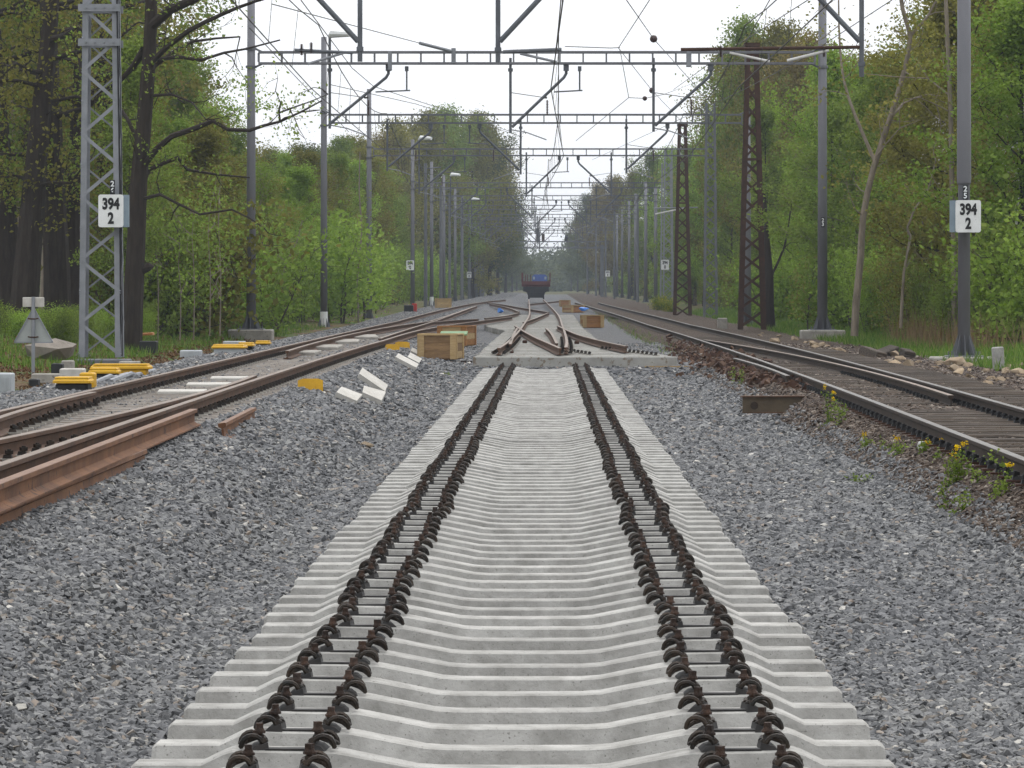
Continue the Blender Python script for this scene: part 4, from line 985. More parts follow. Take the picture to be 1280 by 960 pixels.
# yellow and grey boxes along the left line
def lidded(px, py, w, dep, h, label, box='black', lid='yellow', rz=0.0, lh=0.06):
    p = on_ground(px, py); o = thing('cable_box', label, 'box', p, rz)
    mb = MB(); mb.cbox((0, 0, h / 2), (w * 0.86, dep * 0.86, h), 0.02); part('box', mb, M[box], o)
    mb = MB(); mb.cbox((0, 0, h + lh / 2), (w, dep, lh), 0.03); mb.cbox((0, 0, h + lh + 0.012), (w * 0.9, dep * 0.9, 0.02), 0.01); part('lid', mb, M[lid], o)
    return o
lidded(92, 489, 0.50, 0.5, 0.11, 'yellow-lidded black box nearest on the left verge')
lidded(131, 473, 0.46, 0.45, 0.08, 'yellow-lidded box directly behind the point rods')
lidded(152, 469, 0.95, 0.4, 0.10, 'long yellow-lidded box at the foot of the lattice mast', 'yellow')
mb = MB(); mb.cbox((0, 0, 0.11), (0.2, 0.3, 0.24), 0.02); tag(part('yellow_block', mb, M['yellow'], None, loc=on_ground(110, 487)), 'small yellow block right of the nearest yellow-lidded box', 'block')
lidded(287, 442, 0.72, 0.8, 0.12, 'yellow-lidded grey box left of the tube mast foundation', 'grey_box')
lidded(308, 438, 0.36, 0.6, 0.1, 'small yellow-lidded box between the grey box and the foundation')
lidded(329, 433, 0.36, 0.6, 0.06, 'flat yellow-lidded box in front of the tube mast foundation')
for px, py, w, dep, h, m, lab in ((91, 479, 0.42, 0.4, 0.26, 'offwhite', 'pale grey concrete block behind the nearest yellow box'), (85, 463, 0.24, 0.3, 0.2, 'concrete_old', 'small tan block left of the lattice mast foot'),
        (162, 459, 0.42, 0.5, 0.13, 'concrete_old', 'tan concrete block right of the lattice mast foot'), (5, 491, 0.30, 0.4, 0.32, 'grey_box', 'ribbed grey box at the left edge of the picture'),
        (72, 467, 0.22, 0.3, 0.2, 'black', 'black box under the triangular sign'), (43, 483, 0.16, 0.3, 0.13, 'black', 'small black box on the left ballast edge'),
        (62, 478, 0.62, 0.3, 0.16, 'concrete_old', 'low grey concrete beam behind the small black box'), (239, 447, 0.50, 0.6, 0.18, 'grey_box', 'pale grey box standing alone on the left ballast edge'),
        (293, 435, 0.62, 0.6, 0.2, 'grey_box', 'grey box behind the yellow lids by the foundation'), (82, 442, 0.3, 0.4, 0.25, 'black', 'dark box standing in the grass behind the sign'),
        (186, 441, 0.42, 0.5, 0.3, 'black', 'dark box at the foot of the bare oak')):
    p = on_ground(px, py); mb = MB(); mb.cbox((0, 0, h / 2), (w, dep, h), 0.02)
    if m == 'grey_box':
        for k in range(4): mb.box((-w * 0.36 + k * w * 0.24, -dep / 2 - 0.008, h * 0.45), (0.025, 0.016, h * 0.7))
    tag(part('utility_block', mb, M[m], None, loc=p), lab, 'block')
mb = MB(); mb.cbox((0, 0, 0), (0.46, 0.5, 0.07), 0.02); tag(part('plank', mb, M['cut'], None, loc=on_ground(178, 438) + Vector((0, 0.6, 0.42)), rot=(0.0, -0.05, 0)), 'orange plank lying on the dark box by the oak', 'plank')
# point rods along the near left rail
o = thing('point_rods', 'grey point rods running beside the outer left rail', 'rod')
for a, b in (((118, 479), (160, 468)), ((137, 477), (193, 463.5))):
    A, B = spot(*a, 0.32), spot(*b, 0.32); part('rod', MB().tube([A, A.lerp(B, 0.45) + Vector((0, 0, 0.04)), A.lerp(B, 0.55), B], 0.04, 7), M['galv'], o)
# flat yellow plates left of the slabs
for px, py, w, lab in ((388, 487, 0.34, 'yellow plate standing in the ballast beside the left rail'), (490, 438.5, 0.34, 'left of two yellow plates by the far left rail'), (503, 435, 0.34, 'right of two yellow plates by the far left rail')):
    p = on_ground(px, py); mb = MB(); mb.prism([(-w / 2, -0.05), (w / 2, -0.05), (w / 2, 0.12), (w * 0.3, 0.145), (-w * 0.3, 0.145), (-w / 2, 0.12)], -0.05, 0.05)
    tag(part('yellow_plate', mb, M['yellow'], None, loc=p, rot=(-0.15, 0, 0.1)), lab, 'plate')
# rusty steel trough on the right, with the round mark on its face
p = on_ground(971, 519); p = Vector((p.x - 0.1, p.y - 0.9, p.z + 0.07)); o = thing('steel_beam', 'short rusty steel beam end on the right ballast shoulder', 'beam', p, 0.02)
w = 77 * p.y / FOC; mb = MB(); mb.box((0, 0.02, 0.10), (w, 0.03, 0.21)); part('web', mb, M['steel_dull'], o)
mb = MB(); mb.box((0, 0.1, 0.213), (w + 0.03, 0.25, 0.018)); part('flange', mb, M['rail_web'], o)
mb = MB(); mb.box((0, 0.1, -0.005), (w - 0.02, 0.25, 0.018)); part('flange', mb, M['rail_web'], o)
mb = MB(); mb.tube([(-w * 0.31, 0.004, 0.09), (-w * 0.31, -0.004, 0.09)], 0.055, 16); part('round_mark', mb, M['rail_web_d'], o)
mb = MB(); mb.box((0, 0, 0.02), (1.0, 0.07, 0.03)); tag(part('wood_lath', mb, M['crate'], None, loc=on_ground(835, 463), rot=(0, 0, 0.03)), 'thin pale wooden lath lying right of the concrete bearer', 'lath')
mb = MB(); mb.box((0, 0, 0.03), (0.5, 0.12, 0.05)); tag(part('steel_strip', mb, M['rail_web_d'], None, loc=on_ground(590, 454), rot=(0, 0, 0.03)), 'dark steel strip left of the concrete bearer end', 'strip')
tag(lump(457, 561, (0.20, 0.16, 0.10), 'stone_tan', 'single tan stone on the grey ballast left of the sleepers', 'stone', 'stone', 3), None)
lump(1153, 564, (0.14, 0.12, 0.13), 'white', 'white stone beside the right rail among yellow flowers', 'stone', 'stone', 12)
lump(60, 452, (1.35, 0.9, 0.62), 'stone_grey', 'large grey boulder behind the triangular sign', 'boulder', 'boulder', 8)
lump(105, 448, (0.5, 0.5, 0.3), 'stone_grey', 'small grey boulder beside the lattice mast', 'boulder', 'boulder', 18)
rr = random.Random(21)
for k in range(46):
    t = rr.random(); px = 1090 + 210 * t + rr.gauss(0, 14); py = 452 + 22 * t + rr.gauss(0, 7)
    if 1170 < px < 1245 and py < 455: py += 16
    s0 = rr.uniform(0.14, 0.52) * (1.2 if k % 7 == 0 else 0.8)
    p = on_ground(px, py)
    if p.x < 6.2: continue
    tag(obj('rock', rock((s0, s0 * rr.uniform(0.6, 0.9), s0 * rr.uniform(0.4, 0.65)), 100 + k, M['stone_tan']), None, (p.x, p.y, p.z + s0 * 0.14), (0, 0, rr.uniform(0, 6))), 'tan broken rock in the row in front of the thick right mast', 'rock', 'broken rocks by the right mast')
for k in range(26):
    px = rr.uniform(945, 1060); py = 420 + (px - 945) * 0.17 + rr.gauss(0, 2.5); s0 = rr.uniform(0.12, 0.42); p = on_ground(px, py)
    tag(obj('rock', rock((s0, s0 * 0.8, s0 * 0.55), 200 + k, M['stone_tan']), None, (p.x, p.y, p.z + s0 * 0.14), (0, 0, rr.uniform(0, 6))), 'pale rock in the heap left of the right portal foundation', 'rock', 'pale rocks by the portal foundation')
for k, (px, py, rz) in enumerate(((1090, 447, 0.25), (1107, 446, -0.35), (1133, 448, 0.1))):
    p = on_ground(px, py); mb = MB(); mb.cbox((0, 0, 0.1), (0.26, 1.3 if k < 2 else 0.7, 0.2), 0.02)
    tag(part('timber_block', mb, M['timber'], None, loc=p, rot=(0.1, 0.2, rz)), ('left', 'middle', 'right')[k] + ' of three dark old timbers in the right grass', 'timber')
p = on_ground(1249, 463); mb = MB(); mb.cbox((0, 0, 0.22), (0.22, 0.16, 0.48), 0.02); tag(part('marker_stone', mb, M['concrete'], None, loc=p, rot=(0, -0.08, 0.1)), 'white leaning marker stone right of the thick mast', 'marker stone')
p = on_ground(903, 411); mb = MB(); mb.cbox((0, 0, 0.2), (0.4, 0.4, 0.5), 0.03); tag(part('concrete_stub', mb, M['concrete_old'], None, loc=p), 'stubby concrete post left of the tall rusty mast', 'post')
# heap of old rusted fastenings between ballast and right track
hp = MB(); rr = random.Random(5)
for k in range(650):
    px = rr.uniform(835, 1010); py = 437 + (px - 840) * 0.28 + rr.gauss(0, 8 if px < 960 else 4); p = on_ground(px, py)
    if p.x < 2.6: continue
    hh = rr.uniform(0.0, 0.12)
    hp.box((p.x, p.y, p.z + hh * 0.6), (rr.uniform(0.03, 0.09), rr.uniform(0.05, 0.2), rr.uniform(0.02, 0.12)), rr.randint(0, 1), rr.uniform(0, 3), rr.gauss(0, 0.5), rr.gauss(0, 0.5))
tag(part('scrap_heap', hp, [M['rust'], M['rail_web']], None), 'low heap of rusted old fastenings beside the right track', 'scrap heap', kind='stuff')
# little things by the far left masts
mb = MB(); mb.cbox((0, 0, 0.2), (0.55, 0.4, 0.45), 0.03); tag(part('cable_drum', mb, M['black'], None, loc=on_ground(511, 390.5)), 'black box at the foot of the distant left board mast', 'box')
mb = MB(); mb.cbox((0, 0, 0.25), (0.3, 0.3, 0.5), 0.03); tag(part('red_can', mb, M['red'], None, loc=on_ground(518, 390)), 'red canister beside the black box at the left mast row', 'canister')

# ------------------------------------------------------------------ train and signal gantry far down the line
DT = 388.0
tr = thing('wagon', 'red stake wagon with dark buffers at the front of the distant train', 'wagon', (PX(670, DT), DT, 0.95))
mb = MB(); mb.box((0, 6, 1.55), (2.9, 12, 0.55)); part('floor_frame', mb, M['wagon_red'], tr)
mb = MB(); mb.box((0, 0.0, 1.02), (2.6, 0.25, 0.5)); mb.box((0, 6, 0.95), (2.1, 11.5, 0.5)); part('underframe', mb, M['soot'], tr)
mb = MB(); mb.box((0, -0.1, 1.6), (2.7, 0.06, 0.3)); part('end_board', mb, M['wagon_red'], tr)
for sx in (-1, 1):
    mb = MB(); mb.tube([(sx * 0.88, -0.55, 1.05), (sx * 0.88, -0.05, 1.05)], 0.1, 10); mb.tube([(sx * 0.88, -0.6, 1.05), (sx * 0.88, -0.54, 1.05)], 0.24, 14); part('buffer', mb, M['soot'], tr)
    for k in range(7):
        mb = MB(); mb.box((sx * 1.42, 0.2 + k * 1.9, 2.2), (0.12, 0.12, 1.0)); part('stake', mb, M['wagon_red'], tr)
    mb = MB()
    for yy in (1.6, 3.4, 8.6, 10.4): mb.tube([(sx * 0.69, yy, 0.46), (sx * 0.82, yy, 0.46)], 0.46, 16)
    part('wheels', mb, M['soot'], tr)
for k, x in enumerate((-1.05, -0.85, -0.55)):
    mb = MB(); mb.box((x, 0.0, 2.1), (0.08, 0.08, 0.8)); part('stake', mb, M['wagon_red'], tr)
mb = MB(); mb.box((0.0, 0, 0.42), (1.5, 0.3, 0.55), taper=1.25); part('snow_plough', mb, M['soot'], tr)
lo = thing('locomotive', 'blue locomotive cab standing behind the red wagon', 'locomotive', (PX(674.5, 690), 690, 1.72))
mb = MB(); mb.prism([(-0.75, 1.2), (0.75, 1.2), (0.75, 2.4), (0.72, 2.75), (0.4, 2.98), (-0.4, 2.98), (-0.72, 2.75), (-0.75, 2.4)], 0, 5); part('hood', mb, M['loco_blue'], lo)
mb = MB(); mb.prism([(-1.35, 1.2), (1.35, 1.2), (1.35, 2.9), (0.95, 3.2), (-0.95, 3.2), (-1.35, 2.9)], 5, 8.5); part('cab', mb, M['loco_blue'], lo)
for sx in (-1, 1):
    mb = MB(); mb.box((sx * 1.05, 4.98, 2.55), (0.36, 0.04, 0.5)); part('window', mb, M['glass'], lo)
mb = MB(); mb.box((0, 4, 0.85), (2.7, 9, 0.6)); part('underframe', mb, M['soot'], lo)
mb = MB()
for yy in (1, 3.4, 5.8): mb.tube([(-0.8, yy, 0.5), (0.8, yy, 0.5)], 0.5, 14)
part('wheels', mb, M['soot'], lo)
DG = 540.0
ga = thing('signal_gantry', 'dark signal gantry spanning the tracks far behind the train', 'gantry', (0, DG, 0))
mb = MB(); zg = PZ(306, DG)
for zz in (-0.45, 0.45):
    for yy in (-0.5, 0.5): mb.box((PX(677, DG), yy, zg + zz), (18.5, 0.12, 0.14))
for k in range(26): mb.bar((PX(677, DG) - 9.2 + k * 0.72, -0.5, zg - 0.45), (PX(677, DG) - 9.2 + (k + (1 if k % 2 else 0)) * 0.72, -0.5, zg + 0.45), 0.07)
mb.box((PX(677, DG), 0, zg - 0.3), (18.4, 0.9, 0.05)); part('truss', mb, M['galv_d'], ga)
for x in (-9.6, 7.4):
    mb = MB(); mb.box((x, 0, zg / 2), (0.5, 0.5, zg)); part('leg', mb, M['galv_d'], ga)
for px, hh, m in ((672, 1.9, 'galv_d'), (679, 1.1, 'rust'), (708, 0.9, 'black')):
    mb = MB(); mb.cbox((PX(px, DG), -0.3, zg + 0.45 + hh / 2), (0.42, 0.3, hh), 0.03); part('signal_head', mb, M[m], ga)

# ------------------------------------------------------------------ vegetation
def quads_mesh(name, V, tint, m, tri=False):
    k = 3 if tri else 4
    n = len(V) // k
    me = bpy.data.meshes.new(name); me.vertices.add(n * k); me.vertices.foreach_set('co', np.ascontiguousarray(V, dtype=np.float32).ravel())
    me.loops.add(n * k); me.loops.foreach_set('vertex_index', np.arange(n * k, dtype=np.int32))
    me.polygons.add(n); me.polygons.foreach_set('loop_start', np.arange(0, n * k, k, dtype=np.int32))
    a = me.attributes.new('tint', 'FLOAT', 'FACE'); a.data.foreach_set('value', np.ascontiguousarray(tint, dtype=np.float32))
    me.materials.append(m); me.update(calc_edges=True); me.validate(); return me
def unit(a): return a / np.maximum(np.linalg.norm(a, axis=1, keepdims=True), 1e-9)
def leaves(centers, per, sigma, size, rng, name='crown', m=None, flat=0.75, spread_tint=0.5):
    c = np.repeat(np.asarray(centers, dtype=float), per, axis=0); n = len(c)
    ct = np.repeat(rng.random(len(centers)), per)
    p = c + rng.normal(size=(n, 3)) * np.array([1, 1, flat]) * (sigma if np.isscalar(sigma) else np.repeat(sigma, per)[:, None])
    nr = unit(rng.normal(size=(n, 3)) + np.array([0, -0.25, 0.55])); t = unit(np.cross(nr, rng.normal(size=(n, 3)))); b = np.cross(nr, t)
    s = size * rng.uniform(0.55, 1.25, size=(n, 1))
    V = np.stack([p - t * s * 0.5, p + b * s * 0.33 + nr * s * 0.08, p + t * s * 0.5, p - b * s * 0.33 + nr * s * 0.08], axis=1).reshape(-1, 3)
    tint = np.clip(ct * (1 - spread_tint) + rng.random(n) * spread_tint, 0, 1)
    return quads_mesh(name, V, tint, m or LEAF['fresh'])
def branch(mb, a, d, L, r, rng, seg=5, lift=0.12, wob=0.16, n=5):
    pts = [Vector(a)]; d = Vector(d).normalized()
    for k in range(seg):
        d = (d + Vector((rng.normal(0, wob), rng.normal(0, wob), rng.normal(lift, wob)))).normalized(); pts.append(pts[-1] + d * (L / seg))
    mb.tube(pts, [r * (1 - 0.85 * k / seg) for k in range(seg + 1)], n, cap=False); return pts
def make_tree(seed, H, r0, base, spread, nl, clumps_per, per, sigma, size, lean=0.0, fork=False):
    """tapered trunk with limbs, branches and twigs; leaf clumps sit along the outer wood"""
    rng = np.random.default_rng(seed); mb = MB(); cen = []
    n = 9; trunk = []
    ox = oy = 0.0
    for k in range(n + 1):
        t = k / n; ox += rng.normal(lean, 0.018) * H * 0.1; oy += rng.normal(0, 0.018) * H * 0.1
        trunk.append(Vector((ox, oy, H * 0.93 * t - 0.3 * (k == 0))))
    mb.tube(trunk, [r0 * 1.35 if k == 0 else r0 * (1 - 0.88 * (k / n) ** 0.9) for k in range(n + 1)], 8, cap=False)
    for i in range(nl):
        t = base + (0.97 - base) * (i + rng.random() * 0.8) / nl
        f = t * n; k = min(int(f), n - 1); a = trunk[k].lerp(trunk[k + 1], f - k)
        az = i * 2.39996 + rng.normal(0, 0.3); el = math.radians(8 + 52 * (t - base) / (1 - base) + rng.normal(0, 10))
        prof = math.sin(math.pi * min(max((t - base) / (1 - base) * 0.78 + 0.2, 0), 1)) ** 0.7
        L = spread * prof * rng.uniform(0.7, 1.15) + 0.25
        pts = branch(mb, a, (math.cos(az) * math.cos(el), math.sin(az) * math.cos(el), math.sin(el)), L, max(r0 * 0.34 * (1.1 - t), 0.02), rng)
        for j in range(1, len(pts)):
            for q in range(2):
                dd = Vector(rng.normal(size=3)); dd.z = abs(dd.z) * 0.5
                sub = branch(mb, pts[j], (pts[j] - pts[j - 1]).normalized() * 0.6 + dd.normalized(), L * rng.uniform(0.2, 0.42), 0.018, rng, 3, 0.08, 0.25, 3)
                for s_ in sub[1:]:
                    if rng.random() < clumps_per: cen.append(tuple(s_))
    for k in range(5): cen.append(tuple(trunk[-1] + Vector(rng.normal(0, 0.4, size=3))))
    return mb, np.array(cen), rng
def tree_proto(*a, **k):
    per, sigma, size = a[7], a[8], a[9]
    mb, cen, rng = make_tree(*a, **k)
    return mb.mesh('trunk', M['bark']), leaves(cen, per, sigma, size, rng), a[1]
# seed H r0 base spread limbs clumpP per sigma size
PROTO = {   # clumps stay tight so that crowns break into light and dark masses
 'tall':   tree_proto(1, 18.0, 0.24, 0.26, 4.0, 24, 0.7, 40, 0.30, 0.185),
 'tall_b': tree_proto(2, 18.0, 0.20, 0.34, 3.6, 22, 0.62, 38, 0.29, 0.175),
 'round':  tree_proto(3, 14.0, 0.22, 0.16, 4.2, 26, 0.7, 36, 0.30, 0.18),
 'slim':   tree_proto(4, 14.0, 0.13, 0.14, 2.5, 24, 0.70, 32, 0.27, 0.16),
 'mass':   tree_proto(7, 18.0, 0.24, 0.12, 4.6, 30, 0.9, 32, 0.46, 0.22),
 'sparse': tree_proto(5, 17.0, 0.20, 0.22, 3.8, 26, 0.75, 14, 0.42, 0.15),
 'sparse_b': tree_proto(6, 15.0, 0.15, 0.18, 3.2, 26, 0.75, 13, 0.40, 0.14),
}
def shrub_proto(seed, H, W, stems, per, sigma, size):
    rng = np.random.default_rng(seed); mb = MB(); cen = []
    for i in range(stems):
        a = Vector((rng.normal(0, W * 0.22), rng.normal(0, W * 0.22), -0.15)); az = rng.uniform(0, 6.28); el = rng.uniform(0.9, 1.45)
        pts = branch(mb, a, (math.cos(az) * math.cos(el), math.sin(az) * math.cos(el), math.sin(el)), H * rng.uniform(0.6, 1.05), 0.022, rng, 6, 0.12, 0.12, 4)
        for j in range(1, len(pts)):
            cen.append(tuple(pts[j]))
            for q in range(3):
                dd = Vector(rng.normal(size=3)); dd.z = abs(dd.z)
                sub = branch(mb, pts[j], dd, W * rng.uniform(0.12, 0.36), 0.008, rng, 2, 0.1, 0.2, 3); cen.append(tuple(sub[-1])); cen.append(tuple(sub[1]))
    return mb.mesh('stems', M['bark']), leaves(np.array(cen), per, sigma, size, rng, 'foliage'), H
SHRUB = [shrub_proto(31, 4.2, 2.6, 14, 16, 0.26, 0.125), shrub_proto(32, 3.0, 2.4, 14, 15, 0.24, 0.115), shrub_proto(33, 1.8, 2.0, 12, 14, 0.2, 0.10), shrub_proto(34, 5.5, 2.2, 12, 16, 0.28, 0.13)]
def plant(name, protos, x, y, H, leaf, label, cat, group, bark=None, parts=('trunk', 'crown'), rz=None, wide=1.0, z=None):
    tm, cm, h0 = protos; s = H / h0
    o = thing(name, label, cat, (x, y, height(x, y) - 0.05 if z is None else z), R.uniform(0, 6.28) if rz is None else rz, group)
    o.scale = (s * wide, s * wide, s)
    a = obj(parts[0], tm, o); b = obj(parts[1], cm, o)
    if bark: a.material_slots[0].link = 'OBJECT'; a.material_slots[0].material = M[bark]
    b.material_slots[0].link = 'OBJECT'; b.material_slots[0].material = LEAF[leaf]
    return o
TOPL = [(-400, -300), (150, -150), (215, 20), (255, 110), (290, 165), (330, 186), (380, 184), (430, 168), (480, 148), (540, 136), (590, 143), (618, 165), (634, 205), (645, 262), (653, 300)]
TOPR = [(707, 306), (716, 288), (730, 256), (750, 234), (790, 214), (815, 190), (850, 184), (872, 150), (900, 90), (930, 38), (962, 26), (990, 60), (1012, 40), (1040, 60), (1130, 50), (1170, -20), (1210, -100), (1700, -300)]
def skyline(px): return lerp_knots(px, TOPL) if px < 680 else lerp_knots(px, TOPR)
def shown(x, d, m=60): px = CX + x * FOC / d; return -m < px < 1280 + m
ZONES = [(100, 'left of the lattice mast'), (200, 'behind the lattice mast'), (300, 'left of the left tube mast'), (385, 'right of the left tube mast'), (440, 'behind the white-footed mast'), (500, 'near the distant left board'), (570, 'among the left lamps'), (690, 'by the far left gap'),
         (750, 'by the far right gap'), (830, 'near the distant right board'), (890, 'behind the smaller rusty mast'), (985, 'behind the tall rusty mast'), (1060, 'behind the right portal mast'), (1150, 'behind the crooked pale tree'), (1225, 'behind the thick right mast'), (9999, 'at the right picture edge')]
def zone(px): return next(n for lim, n in ZONES if px < lim)
woodR = random.Random(77)
G_L, G_R = 'trees of the left wood', 'trees of the right wood'
rowsL = [(-13.2, 112, 330, 0.065), (-17, 118, 420, 0.062), (-22, 135, 560, 0.06), (-30, 190, 700, 0.06), (-42, 280, 800, 0.07)]
rowsR = [(13.0, 104, 330, 0.06), (17, 122, 420, 0.058), (22, 150, 600, 0.058), (30, 220, 760, 0.06), (42, 330, 900, 0.08)]
LAB = {'fresh': 'fresh green', 'bright': 'yellow-green', 'olive': 'olive budding', 'bronze': 'brownish budding', 'dark': 'dark green'}
def wood(rows, side):
    for ri, (x0, d0, d1, q) in enumerate(rows):
        d = d0 * (1 + 0.02 * ri)
        while d < d1:
            x = x0 + woodR.uniform(-1.6, 1.6) * (1 + 0.25 * ri); dd = d * woodR.uniform(0.985, 1.015)
            px = CX + x * FOC / dd
            if shown(x, dd, 90) and not (655 < px < 705):
                cap = min(PZ(skyline(px - 12), dd), PZ(skyline(px + 12), dd)) - height(x, dd)
                nat = woodR.uniform(15, 23) if ri else woodR.uniform(8, 13)
                H = min(nat, cap * woodR.uniform(0.86, 1.03))
                if H > 2.5:
                    if ri == 0: kind = woodR.choice(['slim', 'sparse_b', 'round', 'slim'])
                    elif side == 'right' and dd < 240: kind = woodR.choice(['sparse', 'sparse_b', 'tall_b', 'sparse'])
                    else: kind = woodR.choice(['tall', 'tall_b', 'sparse', 'round', 'tall', 'sparse_b'])
                    if dd > 280 and woodR.random() < 0.7: kind = 'mass'
                    if side == 'left': leaf = woodR.choices(['olive', 'bronze', 'fresh', 'bright', 'dark'], [5, 2.5, 3.5, 1.8, 1])[0] if ri else woodR.choices(['bright', 'fresh', 'olive'], [2, 2, 3])[0]
                    else: leaf = woodR.choices(['olive', 'fresh', 'bronze', 'bright', 'dark'], [4, 5, 1, 2.5, 0.6])[0] if ri else woodR.choices(['fresh', 'olive', 'bright', 'bronze'], [4, 3, 3, 0.6])[0]
                    if dd > 420 and woodR.random() < 0.5: leaf = 'dark'
                    edge = ('edge' if ri == 0 else 'depth')
                    plant('woodland_tree', PROTO[kind], x, dd, H, leaf, f'{LAB[leaf]} {"edge" if ri == 0 else "inner"} tree of the {side} wood {zone(px)}', 'tree', f'{LAB[leaf]} trees {edge} {side} wood',
                          woodR.choice(['bark', 'bark', 'bark_d', 'bark_p' if dd < 220 else 'bark_d']), wide=woodR.uniform(0.9, 1.2) * (1.0 if H > 9 else 1.35))
            d *= 1 + q * woodR.uniform(0.8, 1.2)
wood(rowsL, 'left'); wood(rowsR, 'right')
# the tall clump closing the left skyline and the far trees that narrow the view
for (px, d, topy, kind, leaf) in [(498, 430, 152, 'round', 'olive'), (528, 455, 142, 'tall', 'olive'), (560, 470, 136, 'round', 'fresh'), (590, 490, 143, 'tall', 'olive'), (612, 520, 158, 'round', 'dark'), (622, 600, 190, 'tall', 'dark'), (632, 680, 232, 'round', 'dark'), (600, 560, 160, 'tall_b', 'bronze'),
                                  (640, 780, 268, 'tall', 'dark'), (545, 520, 150, 'tall_b', 'bronze'), (646, 860, 296, 'round', 'dark'), (722, 820, 272, 'round', 'dark'), (735, 700, 244, 'tall', 'dark'), (750, 640, 232, 'round', 'bronze'), (768, 600, 222, 'tall_b', 'bronze'),
                                  (790, 540, 214, 'round', 'olive'), (815, 470, 190, 'round', 'fresh'), (840, 440, 186, 'tall', 'bright'), (864, 400, 182, 'round', 'fresh'), (714, 900, 292, 'tall', 'dark'), (940, 262, 26, 'round', 'fresh'), (968, 250, 30, 'tall', 'olive'), (918, 290, 62, 'sparse', 'olive'), (1003, 230, 45, 'sparse', 'bronze')]:
    x = PX(px, d); H = PZ(topy, d) - height(x, d); side = 'left' if px < 687 else 'right'
    kind = 'mass'
    plant('woodland_tree', PROTO[kind], x, d, H, leaf, f'{LAB[leaf]} tall tree on the far {side} skyline {zone(px)}', 'tree', f'{LAB[leaf]} skyline trees {side}', 'bark_d', wide=1.0 if 480 < px < 650 else 0.85)
# a continuous far wood behind the single trees, and across the end of the line
rng = np.random.default_rng(5); cen = []
while len(cen) < 7000:
    u = rng.random()
    if u < 0.62:
        sgn = -1 if rng.random() < 0.5 else 1; x = sgn * rng.uniform(45, 75); d = math.exp(rng.uniform(math.log(240), math.log(1000)))
    elif u < 0.85:
        sgn = -1 if rng.random() < 0.5 else 1; d = rng.uniform(430, 1000); x = sgn * rng.uniform(13, 24)
    else: d = rng.uniform(1000, 1150); x = rng.uniform(-40, 40)
    px = CX + x * FOC / d
    if not (-60 < px < 1340): continue
    top = PZ(skyline(px), d) * 0.93 if not 650 < px < 709 else PZ(316, d)
    if 0.62 <= u < 0.85: top = min(top, 9)
    cen.append((x, d, rng.uniform(height(x, d), max(min(top, 24), height(x, d) + 1))))
for _ in range(1300):
    x, d = rng.uniform(-50, 50), rng.uniform(930, 1000); cen.append((x, d, height(x, d) + rng.uniform(0, 6.5)))
tag(obj('far_wood', leaves(np.array(cen), 16, 1.3, 1.15, rng, 'far_wood', LEAF['dark'])), 'hazy distant woodland closing the end of the line', 'wood', kind='stuff')

# thickets along both wood edges
for side, x0 in (('left', -12.3), ('right', 11.6)):
    d = 97.0 if side == 'left' else 95.0
    while d < 700:
        for lay in range(2):
            x = x0 + (1 if side == 'right' else -1) * (lay * 1.9 + woodR.uniform(-0.5, 0.9)); dd = d * woodR.uniform(0.985, 1.02)
            if not shown(x, dd, 70): continue
            px = CX + x * FOC / dd
            if dd > 180: x += (0.9 if side == 'right' else -0.9)
            if side == 'left': H = woodR.uniform(2.6, 5.2) if px > 195 else woodR.uniform(0.7, 1.35)
            else: H = woodR.uniform(1.4, 3.6) if lay == 0 else woodR.uniform(2.5, 4.5)
            lf = woodR.choices(['bright', 'fresh', 'olive'], [5, 4, 1])[0]
            plant('shrub', woodR.choice(SHRUB), x, dd, H, lf, f'{LAB[lf]} shrub in the {side} thicket {zone(px)}', 'shrub', f'{LAB[lf]} shrubs {side} edge', None, ('stems', 'foliage'))
        d *= 1.033 if d < 300 else 1.06
for px, py, H, n in ((826, 388, 1.5, 'left'), (838, 390, 1.2, 'right')):
    p = on_ground(px, py); plant('flowering_shrub', SHRUB[2], p.x, p.y, H * 0.7, 'flowery', f'{n} of two yellow flowering shrubs beside the far right track', 'shrub', None, None, ('stems', 'foliage'))

# ---- the trees that stand out
def tree_from_paths(name, label, base, paths, bark, leaf, rng, per, sigma, size, twig=1.0, keep=1.0, cat='tree', extra=None, depth=0.9):
    """limbs laid out by hand, twigs and leaves grown on them"""
    o = thing(name, label, cat, base); B = Vector(base)
    mb = MB(); cen = []
    for ip, (pts, r0, r1) in enumerate(paths):
        pts = smooth_path([Vector(p) - B for p in pts], 0.5); n = len(pts)
        mb.tube(pts, [r0 + (r1 - r0) * k / (n - 1) for k in range(n)], 9 if r0 > 0.1 else 6, cap=False)
        for k in range(1, n):
            fr = k / n
            if ip == 0 and fr < 0.25: continue
            if rng.random() < 0.75 * twig:
                dd = Vector(rng.normal(size=3)); dd.y *= depth
                s1 = branch(mb, pts[k], dd + (pts[k] - pts[k - 1]).normalized() * 0.7, rng.uniform(0.6, 1.7), 0.022, rng, 4, 0.05, 0.28, 4)
                for q in range(3):
                    s2 = branch(mb, s1[1 + q], Vector(rng.normal(size=3)), rng.uniform(0.3, 0.8), 0.009, rng, 3, 0.05, 0.3, 3)
                    if rng.random() < keep: cen += [tuple(s2[2]), tuple(s2[3])]
                if rng.random() < keep: cen.append(tuple(s1[-1]))
    if extra is not None: cen += [tuple(Vector(e) - B) for e in extra]
    part('trunk', mb, M[bark], o); obj('crown', leaves(np.array(cen), per, sigma, size, rng, 'crown', LEAF[leaf]), o)
    return o
rng = np.random.default_rng(41)
def T(*pp, d=100.0, swing=0.0): return [Vector((PX(a, d + swing * k), d + swing * k, PZ(b, d + swing * k))) for k, (a, b) in enumerate(pp)]
DK = 100.0
